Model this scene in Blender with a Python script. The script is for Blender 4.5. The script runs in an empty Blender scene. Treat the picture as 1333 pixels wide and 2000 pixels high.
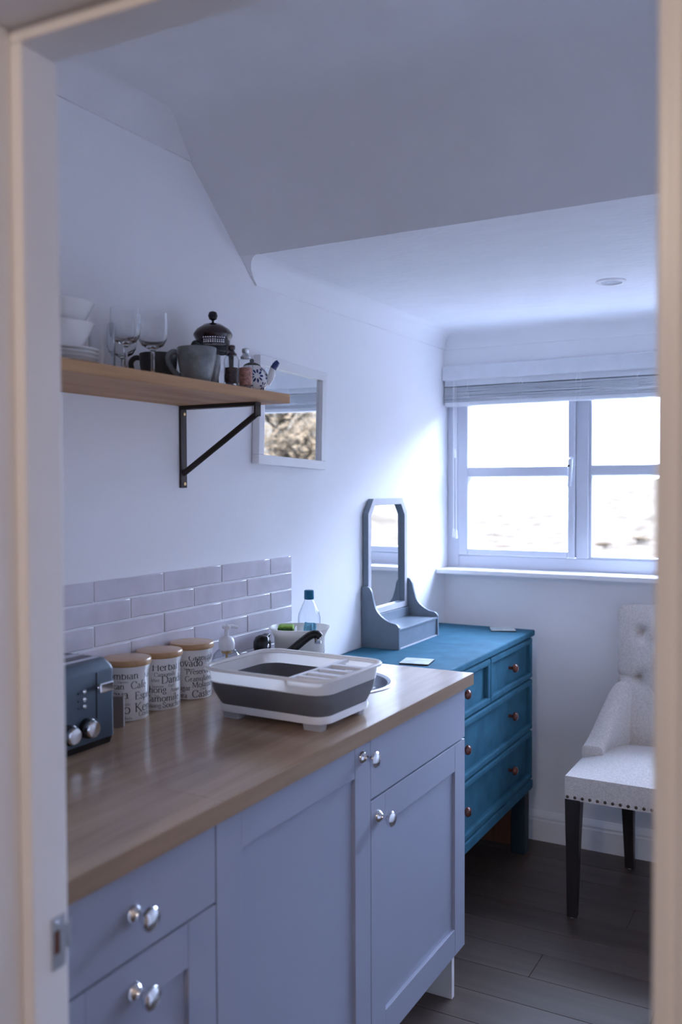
import bpy, math, random
from math import sin, cos, pi, radians, sqrt, asin
from mathutils import Vector, Matrix
random.seed(7)
SC = bpy.context.scene
COL = SC.collection

# ------------------------------------------------------------------ camera
CAM = Vector((1.4749, 0.0, 1.4450))
yaw, pit, rol = 0.50344, 0.02866, -0.0037
F = Vector((-sin(yaw) * cos(pit), cos(yaw) * cos(pit), -sin(pit)))
R = Vector((cos(yaw), sin(yaw), 0)); U = R.cross(F)
R2 = R * cos(rol) + U * sin(rol); U2 = U * cos(rol) - R * sin(rol)
cd = bpy.data.cameras.new('camera'); cam = bpy.data.objects.new('camera', cd); COL.objects.link(cam)
cam.matrix_world = Matrix(((R2.x, U2.x, -F.x, CAM.x), (R2.y, U2.y, -F.y, CAM.y), (R2.z, U2.z, -F.z, CAM.z), (0, 0, 0, 1)))
cd.sensor_fit = 'VERTICAL'; cd.sensor_height = 36.0; cd.lens = 36.0 * 1768.0 / 2000.0
cd.clip_start = 0.02; cd.clip_end = 400
cd.dof.use_dof = True; cd.dof.focus_distance = 2.6; cd.dof.aperture_fstop = 2.8
SC.camera = cam

# ------------------------------------------------------------------ world, lights, exposure
w = bpy.data.worlds.new('sky'); SC.world = w; w.use_nodes = True
wn = w.node_tree; bg = wn.nodes['Background']
bg.inputs[0].default_value = (0.56, 0.685, 1.0, 1); bg.inputs[1].default_value = 38.5

def light(name, kind, loc, rot, energy, color, **kw):
    d = bpy.data.lights.new(name, kind); d.energy = energy; d.color = color
    for k, v in kw.items():
        if k == 'portal': d.cycles.is_portal = True
        else: setattr(d, k, v)
    o = bpy.data.objects.new(name, d); COL.objects.link(o); o.location = loc; o.rotation_euler = rot
    return o
# low winter sun from behind the house: lights the hillside, never enters the window
light('sun', 'SUN', (0, -5, 12), (radians(52), 0, radians(-20)), 42, (1.0, 0.88, 0.68), angle=radians(0.6))
light('window_portal', 'AREA', (0.85, 3.70, 1.5), (radians(-90), 0, 0), 1, (1, 1, 1), shape='RECTANGLE', size=1.66, size_y=0.8, portal=True)
light('hall_lamp', 'AREA', (1.12, -1.05, 2.20), (radians(52), 0, radians(8)), 11.0, (1.0, 0.80, 0.66), shape='DISK', size=0.22)
SC.view_settings.view_transform = 'Standard'; SC.view_settings.look = 'None'
SC.view_settings.gamma = 1; SC.view_settings.use_curve_mapping = False
SC.view_settings.exposure = 0.0
SC.cycles.max_bounces = 14; SC.cycles.diffuse_bounces = 10; SC.cycles.glossy_bounces = 5
SC.cycles.transparent_max_bounces = 24; SC.cycles.sample_clamp_indirect = 40

# ------------------------------------------------------------------ materials
def mat(name, col, rough=0.5, metal=0.0, var=0.06, scale=8.0, bump=0.0, bscale=60.0, coat=0.0, stretch=None, spec=0.5, col2=None, trans=0.0, ior=1.45, sheen=0, bdet=4):
    m = bpy.data.materials.new(name); m.use_nodes = True
    nt = m.node_tree; b = nt.nodes['Principled BSDF']
    b.inputs['Roughness'].default_value = rough; b.inputs['Metallic'].default_value = metal
    b.inputs['Specular IOR Level'].default_value = spec
    b.inputs['Coat Weight'].default_value = coat; b.inputs['Coat Roughness'].default_value = 0.1
    b.inputs['Transmission Weight'].default_value = trans; b.inputs['IOR'].default_value = ior
    b.inputs['Sheen Weight'].default_value = sheen
    tc = nt.nodes.new('ShaderNodeTexCoord'); mp = nt.nodes.new('ShaderNodeMapping')
    nt.links.new(tc.outputs['Object'], mp.inputs[0])
    if stretch: mp.inputs['Scale'].default_value = stretch
    n = nt.nodes.new('ShaderNodeTexNoise'); n.inputs['Scale'].default_value = scale
    n.inputs['Detail'].default_value = 5; n.inputs['Roughness'].default_value = 0.6
    nt.links.new(mp.outputs[0], n.inputs[0])
    r = nt.nodes.new('ShaderNodeValToRGB')
    a = [max(0, c * (1 - var)) for c in col]; z = list(col2) if col2 else [min(1, c * (1 + var)) for c in col]
    r.color_ramp.elements[0].color = (*a, 1); r.color_ramp.elements[1].color = (*z, 1)
    r.color_ramp.elements[0].position = 0.32; r.color_ramp.elements[1].position = 0.68
    nt.links.new(n.outputs['Fac'], r.inputs[0]); nt.links.new(r.outputs[0], b.inputs['Base Color'])
    if bump:
        n2 = nt.nodes.new('ShaderNodeTexNoise'); n2.inputs['Scale'].default_value = bscale; n2.inputs['Detail'].default_value = bdet
        nt.links.new(mp.outputs[0], n2.inputs[0])
        bp = nt.nodes.new('ShaderNodeBump'); bp.inputs['Strength'].default_value = bump; bp.inputs['Distance'].default_value = 0.004
        nt.links.new(n2.outputs['Fac'], bp.inputs['Height']); nt.links.new(bp.outputs[0], b.inputs['Normal'])
    return m

def thin_glass(name, tint=(0.95, 0.97, 0.98), edge=(0.55, 0.6, 0.62), refl=1.0, rough=0.02):
    m = bpy.data.materials.new(name); m.use_nodes = True; nt = m.node_tree
    nt.nodes.remove(nt.nodes['Principled BSDF']); out = nt.nodes['Material Output']
    lw = nt.nodes.new('ShaderNodeLayerWeight'); lw.inputs[0].default_value = 0.35
    rp = nt.nodes.new('ShaderNodeValToRGB'); rp.color_ramp.elements[0].color = (*tint, 1); rp.color_ramp.elements[1].color = (*edge, 1)
    rp.color_ramp.elements[0].position = 0.3; rp.color_ramp.elements[1].position = 0.95
    nt.links.new(lw.outputs['Facing'], rp.inputs[0])
    t = nt.nodes.new('ShaderNodeBsdfTransparent'); nt.links.new(rp.outputs[0], t.inputs[0])
    g = nt.nodes.new('ShaderNodeBsdfGlossy'); g.inputs['Roughness'].default_value = rough
    lf = nt.nodes.new('ShaderNodeLayerWeight'); lf.inputs[0].default_value = 0.5   # Schlick reflectance, the same from both sides
    pw = nt.nodes.new('ShaderNodeMath'); pw.operation = 'POWER'; pw.inputs[1].default_value = 5
    nt.links.new(lf.outputs['Facing'], pw.inputs[0])
    mu = nt.nodes.new('ShaderNodeMath'); mu.operation = 'MULTIPLY_ADD'; mu.inputs[1].default_value = 0.8 * refl; mu.inputs[2].default_value = 0.04 * refl; mu.use_clamp = True
    nt.links.new(pw.outputs[0], mu.inputs[0])
    mx = nt.nodes.new('ShaderNodeMixShader'); nt.links.new(mu.outputs[0], mx.inputs[0])
    nt.links.new(t.outputs[0], mx.inputs[1]); nt.links.new(g.outputs[0], mx.inputs[2]); nt.links.new(mx.outputs[0], out.inputs[0])
    return m

def wood(name, c1, c2, axis='y', rough=0.45, scale=3.0, coat=0.0, bump=0.05, spec=0.5):
    st = {'x': (0.6, 9, 9), 'y': (9, 0.6, 9), 'z': (9, 9, 0.6)}[axis]
    return mat(name, c1, rough, 0, 0.0, scale, bump, 30, coat, st, spec, c2)

M = {}
M['wall'] = mat('wall_paint', (0.895, 0.885, 0.90), 0.75, var=0.02, scale=2, bump=0.06, bscale=90)
M['artex'] = mat('textured_ceiling_paint', (0.87, 0.865, 0.88), 0.8, var=0.02, bump=0.55, bscale=26, stretch=(1, 2.2, 1))
M['slope'] = mat('ceiling_paint', (0.83, 0.815, 0.825), 0.8, var=0.02, bump=0.06, bscale=70)
M['gloss_white'] = mat('white_gloss_paint', (0.85, 0.84, 0.845), 0.35, var=0.02, scale=5)
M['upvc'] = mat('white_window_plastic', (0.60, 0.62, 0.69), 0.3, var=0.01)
M['blind'] = mat('white_blind_slat', (0.76, 0.77, 0.80), 0.45, var=0.03, scale=20)
M['cord'] = mat('white_cord', (0.85, 0.85, 0.86), 0.7)
M['pane'] = thin_glass('window_glass', (0.97, 0.98, 0.98), (0.8, 0.85, 0.85))
M['glass'] = thin_glass('drinking_glass', (0.96, 0.97, 0.975), (0.55, 0.58, 0.60), 1.0)
M['crystal'] = mat('clear_glass', (0.97, 0.975, 0.98), 0.0, var=0.0, trans=1.0, ior=1.45)
M['clear'] = thin_glass('clear_plastic', (0.93, 0.95, 0.97), (0.45, 0.5, 0.56), 1.2, 0.06)
M['mirror'] = mat('mirror_silver', (0.86, 0.88, 0.88), 0.01, 1.0, var=0.0)
M['unit'] = mat('cabinet_paint', (0.315, 0.335, 0.42), 0.42, var=0.015, scale=3)
M['unit_in'] = mat('cabinet_board', (0.78, 0.76, 0.74), 0.5, var=0.02)
M['chrome'] = mat('chrome', (0.82, 0.83, 0.86), 0.08, 1.0, var=0.0)
M['steel'] = mat('brushed_steel', (0.62, 0.63, 0.66), 0.28, 1.0, var=0.05, stretch=(1, 14, 14))
M['worktop'] = wood('oak_worktop', (0.285, 0.185, 0.115), (0.41, 0.28, 0.18), 'y', 0.27, 3.0, 0.2, 0.02)
M['worktop_edge'] = wood('oak_edge_band', (0.24, 0.15, 0.09), (0.33, 0.22, 0.14), 'y', 0.42, 4.0)
M['shelf'] = wood('shelf_oak', (0.37, 0.175, 0.075), (0.60, 0.35, 0.165), 'y', 0.55, 2.4)
M['iron'] = mat('dark_brown_iron', (0.045, 0.036, 0.034), 0.5, 0.6, var=0.2)
M['brass'] = mat('brass_screw', (0.62, 0.42, 0.22), 0.3, 1.0)
M['tile'] = mat('lilac_grey_glaze', (0.64, 0.60, 0.65), 0.10, var=0.08, scale=9, bump=0.75, bscale=15, bdet=0.5, coat=0.4)
M['grout'] = mat('white_grout', (0.80, 0.80, 0.82), 0.8, var=0.03)
M['teal'] = mat('teal_blue_chalk_paint', (0.042, 0.130, 0.190), 0.7, var=0.14, scale=14, bump=0.08, bscale=80, spec=0.06)
M['tealdark'] = mat('dark_teal_legs', (0.014, 0.030, 0.042), 0.6, var=0.2)  # chest legs, a darker teal than the body
M['hallwall'] = mat('hall_paint', (0.42, 0.38, 0.35), 0.8, var=0.03)
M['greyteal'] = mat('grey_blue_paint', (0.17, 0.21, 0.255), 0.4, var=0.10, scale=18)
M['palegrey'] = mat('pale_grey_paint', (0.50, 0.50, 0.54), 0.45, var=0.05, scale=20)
M['redwood'] = wood('red_brown_wood', (0.10, 0.035, 0.018), (0.17, 0.065, 0.034), 'z', 0.5)
M['knobwood'] = mat('polished_red_wood', (0.13, 0.028, 0.014), 0.22, var=0.3, scale=40, coat=0.6)
M['linen'] = mat('oatmeal_linen', (0.63, 0.575, 0.535), 0.9, var=0.14, scale=160, bump=0.5, bscale=260, sheen=0.2)
M['darkleg'] = mat('dark_espresso_wood', (0.018, 0.014, 0.015), 0.35, var=0.3, stretch=(8, 8, 1))
M['nail'] = mat('bronze_nail_head', (0.10, 0.075, 0.06), 0.3, 0.9)
M['floor'] = [wood('floor_oak_%s' % k, a, b, 'x', 0.42, 2.2, 0, 0.05) for k, a, b in (
    ('dark', (0.056, 0.040, 0.033), (0.090, 0.066, 0.055)), ('mid', (0.066, 0.047, 0.038), (0.10, 0.074, 0.062)), ('light', (0.074, 0.054, 0.045), (0.112, 0.083, 0.070)))]
M['joint'] = mat('floor_joint', (0.02, 0.016, 0.014), 0.8)
M['porcelain'] = mat('white_porcelain', (0.88, 0.87, 0.86), 0.12, var=0.02, coat=0.5)
M['whiteplastic'] = mat('white_plastic', (0.78, 0.78, 0.79), 0.3, var=0.01)
def translucent(m, k):
    nt = m.node_tree; out = nt.nodes['Material Output']; b = nt.nodes['Principled BSDF']
    t = nt.nodes.new('ShaderNodeBsdfTranslucent'); t.inputs[0].default_value = (0.95, 0.90, 0.84, 1)
    mx = nt.nodes.new('ShaderNodeMixShader'); mx.inputs[0].default_value = k
    nt.links.new(b.outputs[0], mx.inputs[1]); nt.links.new(t.outputs[0], mx.inputs[2]); nt.links.new(mx.outputs[0], out.inputs[0])
M['milky'] = mat('milky_white_plastic', (0.84, 0.83, 0.82), 0.3, var=0.01); translucent(M['milky'], 0.42)
M['greyrubber'] = mat('grey_silicone', (0.125, 0.125, 0.135), 0.55, var=0.06)
M['paleplastic'] = mat('pale_grey_plastic', (0.42, 0.43, 0.45), 0.5)
M['black'] = mat('black_plastic', (0.014, 0.014, 0.016), 0.25, var=0.1)
M['stoneware'] = mat('speckled_grey_stoneware', (0.20, 0.22, 0.225), 0.25, var=0.25, scale=40, coat=0.3)
M['darkstone'] = mat('dark_stoneware', (0.05, 0.055, 0.058), 0.4, var=0.25, scale=40)
M['toaster'] = mat('blue_grey_enamel', (0.060, 0.085, 0.115), 0.35, 0.2, var=0.04)
M['bamboo'] = wood('bamboo_lid', (0.40, 0.22, 0.095), (0.54, 0.32, 0.15), 'x', 0.35, 3.0, 0.3)
M['ink'] = mat('black_print', (0.02, 0.02, 0.022), 0.4)
M['peri'] = mat('cobalt_glaze', (0.012, 0.03, 0.16), 0.15, var=0.2, coat=0.5)
M['pepper'] = mat('peppercorns', (0.05, 0.03, 0.03), 0.6, var=0.8, scale=160)
M['salt'] = mat('pink_salt', (0.55, 0.26, 0.2), 0.6, var=0.5, scale=160)
M['coffeered'] = mat('dark_red_plastic', (0.032, 0.012, 0.014), 0.2, coat=0.5)
M['green'] = mat('lime_green_cloth', (0.24, 0.40, 0.05), 0.8, var=0.3, scale=60, bump=0.4)
M['blue'] = mat('pale_blue_cloth', (0.20, 0.50, 0.66), 0.8, var=0.35, scale=45, bump=0.4)
M['capblue'] = mat('teal_bottle_cap', (0.004, 0.16, 0.28), 0.35)
M['soap'] = mat('amber_soap', (0.55, 0.36, 0.14), 0.2)
M['socket'] = mat('grey_socket', (0.45, 0.45, 0.47), 0.35)
M['coaster'] = mat('printed_coaster', (0.30, 0.36, 0.34), 0.3, var=0.0, scale=30, col2=(0.62, 0.64, 0.60))
M['cork'] = mat('brown_card', (0.20, 0.165, 0.15), 0.6, var=0.1)
M['grass'] = mat('dry_grass', (0.030, 0.0245, 0.0185), 0.95, var=0.25, scale=1.3, bump=0.12, bscale=3, spec=0.0, col2=(0.066, 0.058, 0.048))
M['twig'] = mat('bare_twigs', (0.013, 0.010, 0.007), 0.9, var=0.3, spec=0.0)
M['deadleaf'] = mat('withered_leaves', (0.040, 0.030, 0.020), 0.9, var=0.5, scale=3, spec=0.0)
M['lens'] = mat('frosted_lamp_glass', (0.66, 0.67, 0.72), 0.25, var=0.1, scale=60)

# ------------------------------------------------------------------ mesh helpers
class MB:
    def __init__(s): s.v = []; s.f = []; s.m = []
    def add(s, vs, fs):
        o = len(s.v); s.v += [tuple(p) for p in vs]; s.f += [tuple(i + o for i in f) for f in fs]; return s
    def box(s, x0, y0, z0, x1, y1, z1):
        x0, x1 = min(x0, x1), max(x0, x1); y0, y1 = min(y0, y1), max(y0, y1); z0, z1 = min(z0, z1), max(z0, z1)
        return s.add([(x0, y0, z0), (x1, y0, z0), (x1, y1, z0), (x0, y1, z0), (x0, y0, z1), (x1, y0, z1), (x1, y1, z1), (x0, y1, z1)],
                     [(3, 2, 1, 0), (4, 5, 6, 7), (0, 1, 5, 4), (1, 2, 6, 5), (2, 3, 7, 6), (3, 0, 4, 7)])
    def prism(s, pts, axis, a, b):
        def P(p, t):
            return {'x': (t, p[0], p[1]), 'y': (p[0], t, p[1]), 'z': (p[0], p[1], t)}[axis]
        n = len(pts); vs = [P(p, a) for p in pts] + [P(p, b) for p in pts]
        area = sum(pts[i][0] * pts[(i + 1) % n][1] - pts[(i + 1) % n][0] * pts[i][1] for i in range(n))
        ccw = (area > 0) ^ (axis == 'y') ^ (b < a)
        fs = [tuple(range(n))[::-1], tuple(range(n, 2 * n))] + [(i, (i + 1) % n, n + (i + 1) % n, n + i) for i in range(n)]
        if not ccw: fs = [f[::-1] for f in fs]
        return s.add(vs, fs)
    def loft(s, rings, cap0=True, cap1=True, closed=True):
        n = len(rings[0]); vs = [p for r in rings for p in r]; fs = []
        for k in range(len(rings) - 1):
            for i in range(n if closed else n - 1):
                j = (i + 1) % n
                fs.append((k * n + i, k * n + j, (k + 1) * n + j, (k + 1) * n + i))
        if cap0: fs.append(tuple(range(n))[::-1])
        if cap1: fs.append(tuple(range((len(rings) - 1) * n, len(rings) * n)))
        return s.add(vs, fs)
    def lathe(s, prof, c=(0, 0, 0), n=32, axis='z', cap0=True, cap1=True):
        rings = []
        for r, h in prof:
            ring = []
            for i in range(n):
                a = 2 * pi * i / n
                p = (r * cos(a), r * sin(a), h)
                if axis == 'x': p = (h, r * cos(a), r * sin(a))
                if axis == 'y': p = (r * sin(a), h, r * cos(a))
                ring.append((c[0] + p[0], c[1] + p[1], c[2] + p[2]))
            rings.append(ring)
        return s.loft(rings, cap0, cap1)
    def tube(s, pts, r, n=10, cap=True):
        pts = [Vector(p) for p in pts]; rings = []
        rr = r if isinstance(r, (list, tuple)) else [r] * len(pts)
        up = None
        for i, p in enumerate(pts):
            t = (pts[min(i + 1, len(pts) - 1)] - pts[max(i - 1, 0)]).normalized()
            if up is None: up = Vector((0, 0, 1)) if abs(t.z) < 0.9 else Vector((1, 0, 0))
            a = t.cross(up).normalized(); b = a.cross(t).normalized(); up = b
            rings.append([p + (a * cos(2 * pi * k / n) + b * sin(2 * pi * k / n)) * rr[i] for k in range(n)])
        rings = [r_[::-1] for r_ in rings]
        return s.loft(rings, cap, cap)
    def flip(s): s.f = [f[::-1] for f in s.f]; return s
    def move(s, d): s.v = [(p[0] + d[0], p[1] + d[1], p[2] + d[2]) for p in s.v]; return s

def build(name, mb, m, parent=None, bevel=0.0, smooth=False, seg=2, sub=0, sharp=40, **props):
    me = bpy.data.meshes.new(name); me.from_pydata(mb.v, [], mb.f); me.validate(); me.update()
    me.materials.append(M[m] if isinstance(m, str) else m)
    if smooth or sub:
        me.polygons.foreach_set('use_smooth', [True] * len(me.polygons))
        if not sub: me.set_sharp_from_angle(angle=radians(sharp))
    o = bpy.data.objects.new(name, me); COL.objects.link(o)
    if parent: o.parent = parent
    if bevel:
        b = o.modifiers.new('bevel', 'BEVEL'); b.width = bevel; b.segments = seg; b.limit_method = 'ANGLE'; b.angle_limit = radians(40)
    if sub:
        b = o.modifiers.new('sub', 'SUBSURF'); b.levels = sub; b.render_levels = sub
    for k, v in props.items(): o[k] = v
    return o
def thing(name, label, cat, loc=(0, 0, 0), rz=0.0, group=None, rx=0.0, ry=0.0):
    o = bpy.data.objects.new(name, None); COL.objects.link(o); o.empty_display_size = 0.05
    o.location = loc; o.rotation_euler = (rx, ry, rz); o['label'] = label; o['category'] = cat
    if group: o['group'] = group
    return o
def struct(name, mb, m, **kw):
    return build(name, mb, m, kind='structure', **kw)
def sroot(name):
    o = bpy.data.objects.new(name, None); COL.objects.link(o); o.empty_display_size = 0.05; o['kind'] = 'structure'; return o
def copy_tree(o, parent=None):
    c = o.copy(); COL.objects.link(c)
    if parent: c.parent = parent
    for ch in list(o.children): copy_tree(ch, c)
    return c
def dup(o, loc, rz, label):
    c = copy_tree(o); c.location = loc; c.rotation_euler = (0, 0, rz); c['label'] = label; return c
def rrect(hx, hy, r, z, n=5, c=(0, 0)):
    pts = []
    for k, (sx, sy) in enumerate(((1, 1), (-1, 1), (-1, -1), (1, -1))):
        for i in range(n + 1):
            a = pi / 2 * (k + i / n)
            pts.append((c[0] + sx * (hx - r) + r * cos(a), c[1] + sy * (hy - r) + r * sin(a), z))
    return pts
def smoothpts(pts, k=6):
    out = []
    for i in range(len(pts) - 1):
        p0, p1, p2, p3 = pts[max(i - 1, 0)], pts[i], pts[i + 1], pts[min(i + 2, len(pts) - 1)]
        for j in range(k):
            t = j / k
            out.append(tuple(0.5 * (2 * b + (c - a) * t + (2 * a - 5 * b + 4 * c - d) * t * t + (3 * b - a - 3 * c + d) * t ** 3) for a, b, c, d in zip(p0, p1, p2, p3)))
    out.append(tuple(pts[-1])); return out

# ------------------------------------------------------------------ room shell
D = 3.594; YN0, YN1 = 0.70, 0.82          # far wall face; door wall hall face / room face
XR = 1.92; ZC = 2.35; ZD = 2.087          # right wall, main ceiling, dormer ceiling
def slope_y(z): return 1.886 + 1.1225 * (2.276 - z)

floor = sroot('floor')
build('floor_bed', MB().box(-0.1, -1.5, -0.08, XR + 0.1, D + 0.02, -0.006), 'joint', floor)
PW = 0.1452
k0 = int((-1.5 - 2.56) / PW) - 1
for k in range(k0, 9):
    y0 = 2.56 + k * PW; y1 = y0 + PW
    y0c, y1c = max(y0, -1.5), min(y1, D)
    if y1c - y0c < 0.01: continue
    rnd = random.Random(k * 13 + 5); x = -rnd.random() * 0.9
    while x < XR:
        L = 1.25
        xa, xb = max(x, 0.0), min(x + L, XR)
        if xb - xa > 0.03:
            o = build('plank', MB().box(xa + 0.0008, y0c + 0.0008, -0.006, xb - 0.0008, y1c - 0.0008, 0), M['floor'][rnd.randrange(3)], floor, bevel=0.0008, seg=1)
        x += L

wl = struct('wall_left', MB().box(-0.12, YN0, 0, 0, D + 0.2, 2.6), 'wall')
WX0, WX1, WZ0, WZ1 = 0.0, 1.70, 1.10, 1.90   # window opening
wf = MB().box(-0.12, D, 0, XR + 0.1, D + 0.2, WZ0 - 0.022).box(-0.12, D, WZ1, XR + 0.1, D + 0.2, 2.6).box(WX1, D, WZ0 - 0.022, XR + 0.1, D + 0.2, WZ1)
struct('wall_far', wf, 'wall')
struct('wall_right', MB().box(XR, -1.5, 0, XR + 0.1, D, 2.6), 'wall')
JX0, JX1, JZ = 0.629, 1.338, 1.966           # door opening faces
wn_ = MB().box(-0.12, YN0, 0, JX0 - 0.046, YN1, 2.6).box(JX1 + 0.046, YN0, 0, XR, YN1, 2.6).box(JX0 - 0.046, YN0, JZ + 0.046, JX1 + 0.046, YN1, 2.6)
wnr = struct('wall_near', wn_, 'wall')
DA = radians(2.4)                            # the door wall is a little out of square
def skew(o):
    p = Vector((JX0, YN1, 0)); o.rotation_euler = (0, 0, DA); o.location = p - Matrix.Rotation(DA, 3, 'Z') @ p
skew(wnr)
struct('wall_hall_left', MB().box(-0.12, -1.5, 0, 0.0, YN0, 2.6), 'hallwall')
struct('wall_hall_back', MB().box(-0.12, -1.6, 0, XR + 0.1, -1.5, 2.6), 'hallwall')
# ceiling: flat main part, softly turned into the slope, then the low dormer part
prof = [(-1.6, ZC)]
ya = slope_y(ZC)
A_, B_, C_ = (ya - 0.09, ZC), (ya, ZC), (ya + 0.065, ZC - 0.058)
for i in range(9):
    t = i / 8
    prof.append(tuple((1 - t) ** 2 * a + 2 * t * (1 - t) * b + t * t * c for a, b, c in zip(A_, B_, C_)))
prof += [(slope_y(ZD), ZD)]
cm = prof + [(slope_y(ZD) + 0.004, 2.62), (-1.6, 2.62)]
struct('ceiling', MB().prism(cm, 'x', -0.12, XR + 0.1), 'slope', smooth=True, sharp=30)
struct('ceiling_dormer', MB().box(-0.12, slope_y(ZD) + 0.004, ZD, XR + 0.1, D + 0.2, 2.62), 'artex')
# coving: concave strips that die into the slope
def cove(z0, z1, wdt, n=8, lip=0.006):
    pts = [(0.0, z0 - 0.003), (lip, z0 - 0.003), (lip, z0)]
    # concave: bulge toward the corner
    out = pts[:3]
    for i in range(n + 1):
        a = pi / 2 * i / n
        out.append((lip + (wdt - lip) * (1 - cos(a)), z0 + (z1 - z0) * sin(a)))
    out.append((0.0, z1 + 0.0)); return out
pr = cove(2.023, ZD, 0.062)
mb = MB().loft([[(x, slope_y(z) , z) for x, z in pr], [(x, D, z) for x, z in pr]])
struct('trim_1', mb, 'wall', smooth=True, sharp=30)
pr2 = cove(2.284, ZC, 0.066)
mb = MB().loft([[(x, YN1, z) for x, z in pr2], [(x, slope_y(z) - 0.0, z) for x, z in pr2]])
struct('trim_2', mb, 'slope', smooth=True, sharp=30)
pr3 = cove(2.021, ZD, 0.062)
mb = MB().loft([[(0.0 + (0 if x < 0.001 else 0), D - x, z) for x, z in pr3], [(XR, D - x, z) for x, z in pr3]])
struct('trim_3', mb, 'wall', smooth=True, sharp=30)
# skirting board with two grooves
def skirt(y, s):
    return [(y, 0), (y - 0.016 * s, 0), (y - 0.016 * s, 0.082), (y - 0.013 * s, 0.087), (y - 0.013 * s, 0.092), (y - 0.015 * s, 0.096), (y - 0.011 * s, 0.108), (y - 0.006 * s, 0.114), (y - 0.004 * s, 0.119), (y, 0.119)]
struct('baseboard_far', MB().prism(skirt(D, 1), 'x', 0.0, XR), 'gloss_white', smooth=True, sharp=25)
struct('baseboard_right', MB().prism([(XR - (D - p[0]), p[1]) for p in skirt(D, 1)], 'y', YN1, D - 0.016), 'gloss_white', smooth=True, sharp=25)

# ------------------------------------------------------------------ door frame (camera looks through it)
dr = sroot('door_1'); skew(dr)
YS, ST = 0.759, 0.018                        # the rebate: the far part of the lining stands proud and shows its edge to the hall
for sg, X0 in ((-1, JX0), (1, JX1)):
    j = build('jamb', MB().box(X0 + sg * ST, YN0, 0, X0 + sg * 0.046, YN1, JZ + ST), 'gloss_white', dr, bevel=0.002)
    build('door_stop', MB().box(X0, YS, 0, X0 + sg * ST, YN1, JZ), 'gloss_white', j, bevel=0.0035, seg=3)
j = build('head_jamb', MB().box(JX0 - 0.046, YN0, JZ + ST, JX1 + 0.046, YN1, JZ + 0.046), 'gloss_white', dr, bevel=0.002)
build('head_stop', MB().box(JX0 - ST, YS, JZ, JX1 + ST, YN1, JZ + ST), 'gloss_white', j, bevel=0.0035, seg=3)
AP = [(0, 0), (0.006, 0.010), (0.02, 0.014), (0.045, 0.016), (0.058, 0.016), (0.062, 0.010), (0.065, 0.0)]
build('architrave', MB().prism([(JX1 + ST + 0.006 + a, YN0 - b) for a, b in AP], 'z', 0, JZ + ST + 0.006), 'gloss_white', dr, smooth=True)
build('architrave', MB().prism([(JX0 - ST - 0.006 - a, YN0 - b) for a, b in AP], 'z', 0, JZ + ST + 0.006), 'gloss_white', dr, smooth=True)
build('head_architrave', MB().prism([(YN0 - b, JZ + ST + 0.006 + a) for a, b in AP], 'x', JX0 - ST - 0.071, JX1 + ST + 0.071), 'gloss_white', dr, smooth=True)
sp = build('strike_plate', MB().box(JX0, 0.790, 0.848, JX0 + 0.0016, 0.812, 0.866).box(JX0, 0.790, 0.896, JX0 + 0.0016, 0.812, 0.913).box(JX0, 0.803, 0.866, JX0 + 0.0016, 0.812, 0.896).box(JX0, 0.790, 0.866, JX0 + 0.0016, 0.7925, 0.896), 'steel', dr)
build('strike_lip', MB().prism([(JX0, 0.810), (JX0 + 0.0016, 0.810), (JX0 + 0.0012, 0.8215), (JX0 - 0.004, 0.828), (JX0 - 0.005, 0.827), (JX0, 0.8205)], 'z', 0.867, 0.897), 'steel', sp)
build('latch_hole', MB().box(JX0 - 0.0001, 0.7925, 0.866, JX0 + 0.0006, 0.803, 0.896), 'redwood', sp)
build('screw', MB().lathe([(0.0035, 0), (0.0028, 0.0012), (0.0005, 0.0014)], (JX0 + 0.0014, 0.797, 0.905), 12, 'x'), 'chrome', sp, smooth=True)

# ------------------------------------------------------------------ window
win = sroot('window_1')
FY0, FY1 = 3.625, 3.695
fr = MB().box(0.0, FY0, WZ0 - 0.004, 0.053, FY1, WZ1).box(0.053, FY0, WZ0 - 0.004, WX1, FY1, 1.150).box(0.551, FY0, 1.150, 0.602, FY1, WZ1).box(WX1 - 0.053, FY0, 1.150, WX1, FY1, WZ1).box(1.11, FY0, 1.150, 1.161, FY1, WZ1).box(0.053, FY0, WZ1 - 0.05, WX1, FY1, WZ1)
build('window_frame', fr, 'upvc', win, bevel=0.004)
sash = build('sash', MB().box(0.0555, FY0 - 0.012, 1.152, 0.097, FY1 - 0.02, WZ1 - 0.052).box(0.522, FY0 - 0.012, 1.152, 0.549, FY1 - 0.02, WZ1 - 0.052).box(0.097, FY0 - 0.012, 1.152, 0.522, FY1 - 0.02, 1.178).box(0.097, FY0 - 0.012, WZ1 - 0.09, 0.522, FY1 - 0.02, WZ1 - 0.052), 'upvc', win, bevel=0.004)
build('glazing_bar', MB().prism([(FY0 - 0.004, 1.484), (FY0 - 0.004, 1.521), (FY0 + 0.012, 1.526), (FY1 - 0.025, 1.526), (FY1 - 0.025, 1.479), (FY0 + 0.012, 1.479)], 'x', 0.097, 0.522), 'upvc', sash)
build('pane', MB().box(0.097, FY0 + 0.018, 1.178, 0.522, FY0 + 0.022, 1.484), 'pane', sash)
build('pane', MB().box(0.097, FY0 + 0.018, 1.521, 0.522, FY0 + 0.022, WZ1 - 0.09), 'pane', sash)
bead = MB()
for x0, x1 in ((0.602, 0.613), (1.099, 1.11), (1.161, 1.172), (WX1 - 0.064, WX1 - 0.053)): bead.box(x0, FY0 + 0.006, 1.150, x1, FY1 - 0.02, WZ1 - 0.05)
bead.box(0.613, FY0 + 0.006, 1.150, 1.099, FY1 - 0.02, 1.160).box(1.172, FY0 + 0.006, 1.150, WX1 - 0.064, FY1 - 0.02, 1.160)
build('glazing_bead', bead, 'upvc', win, bevel=0.002)
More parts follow.
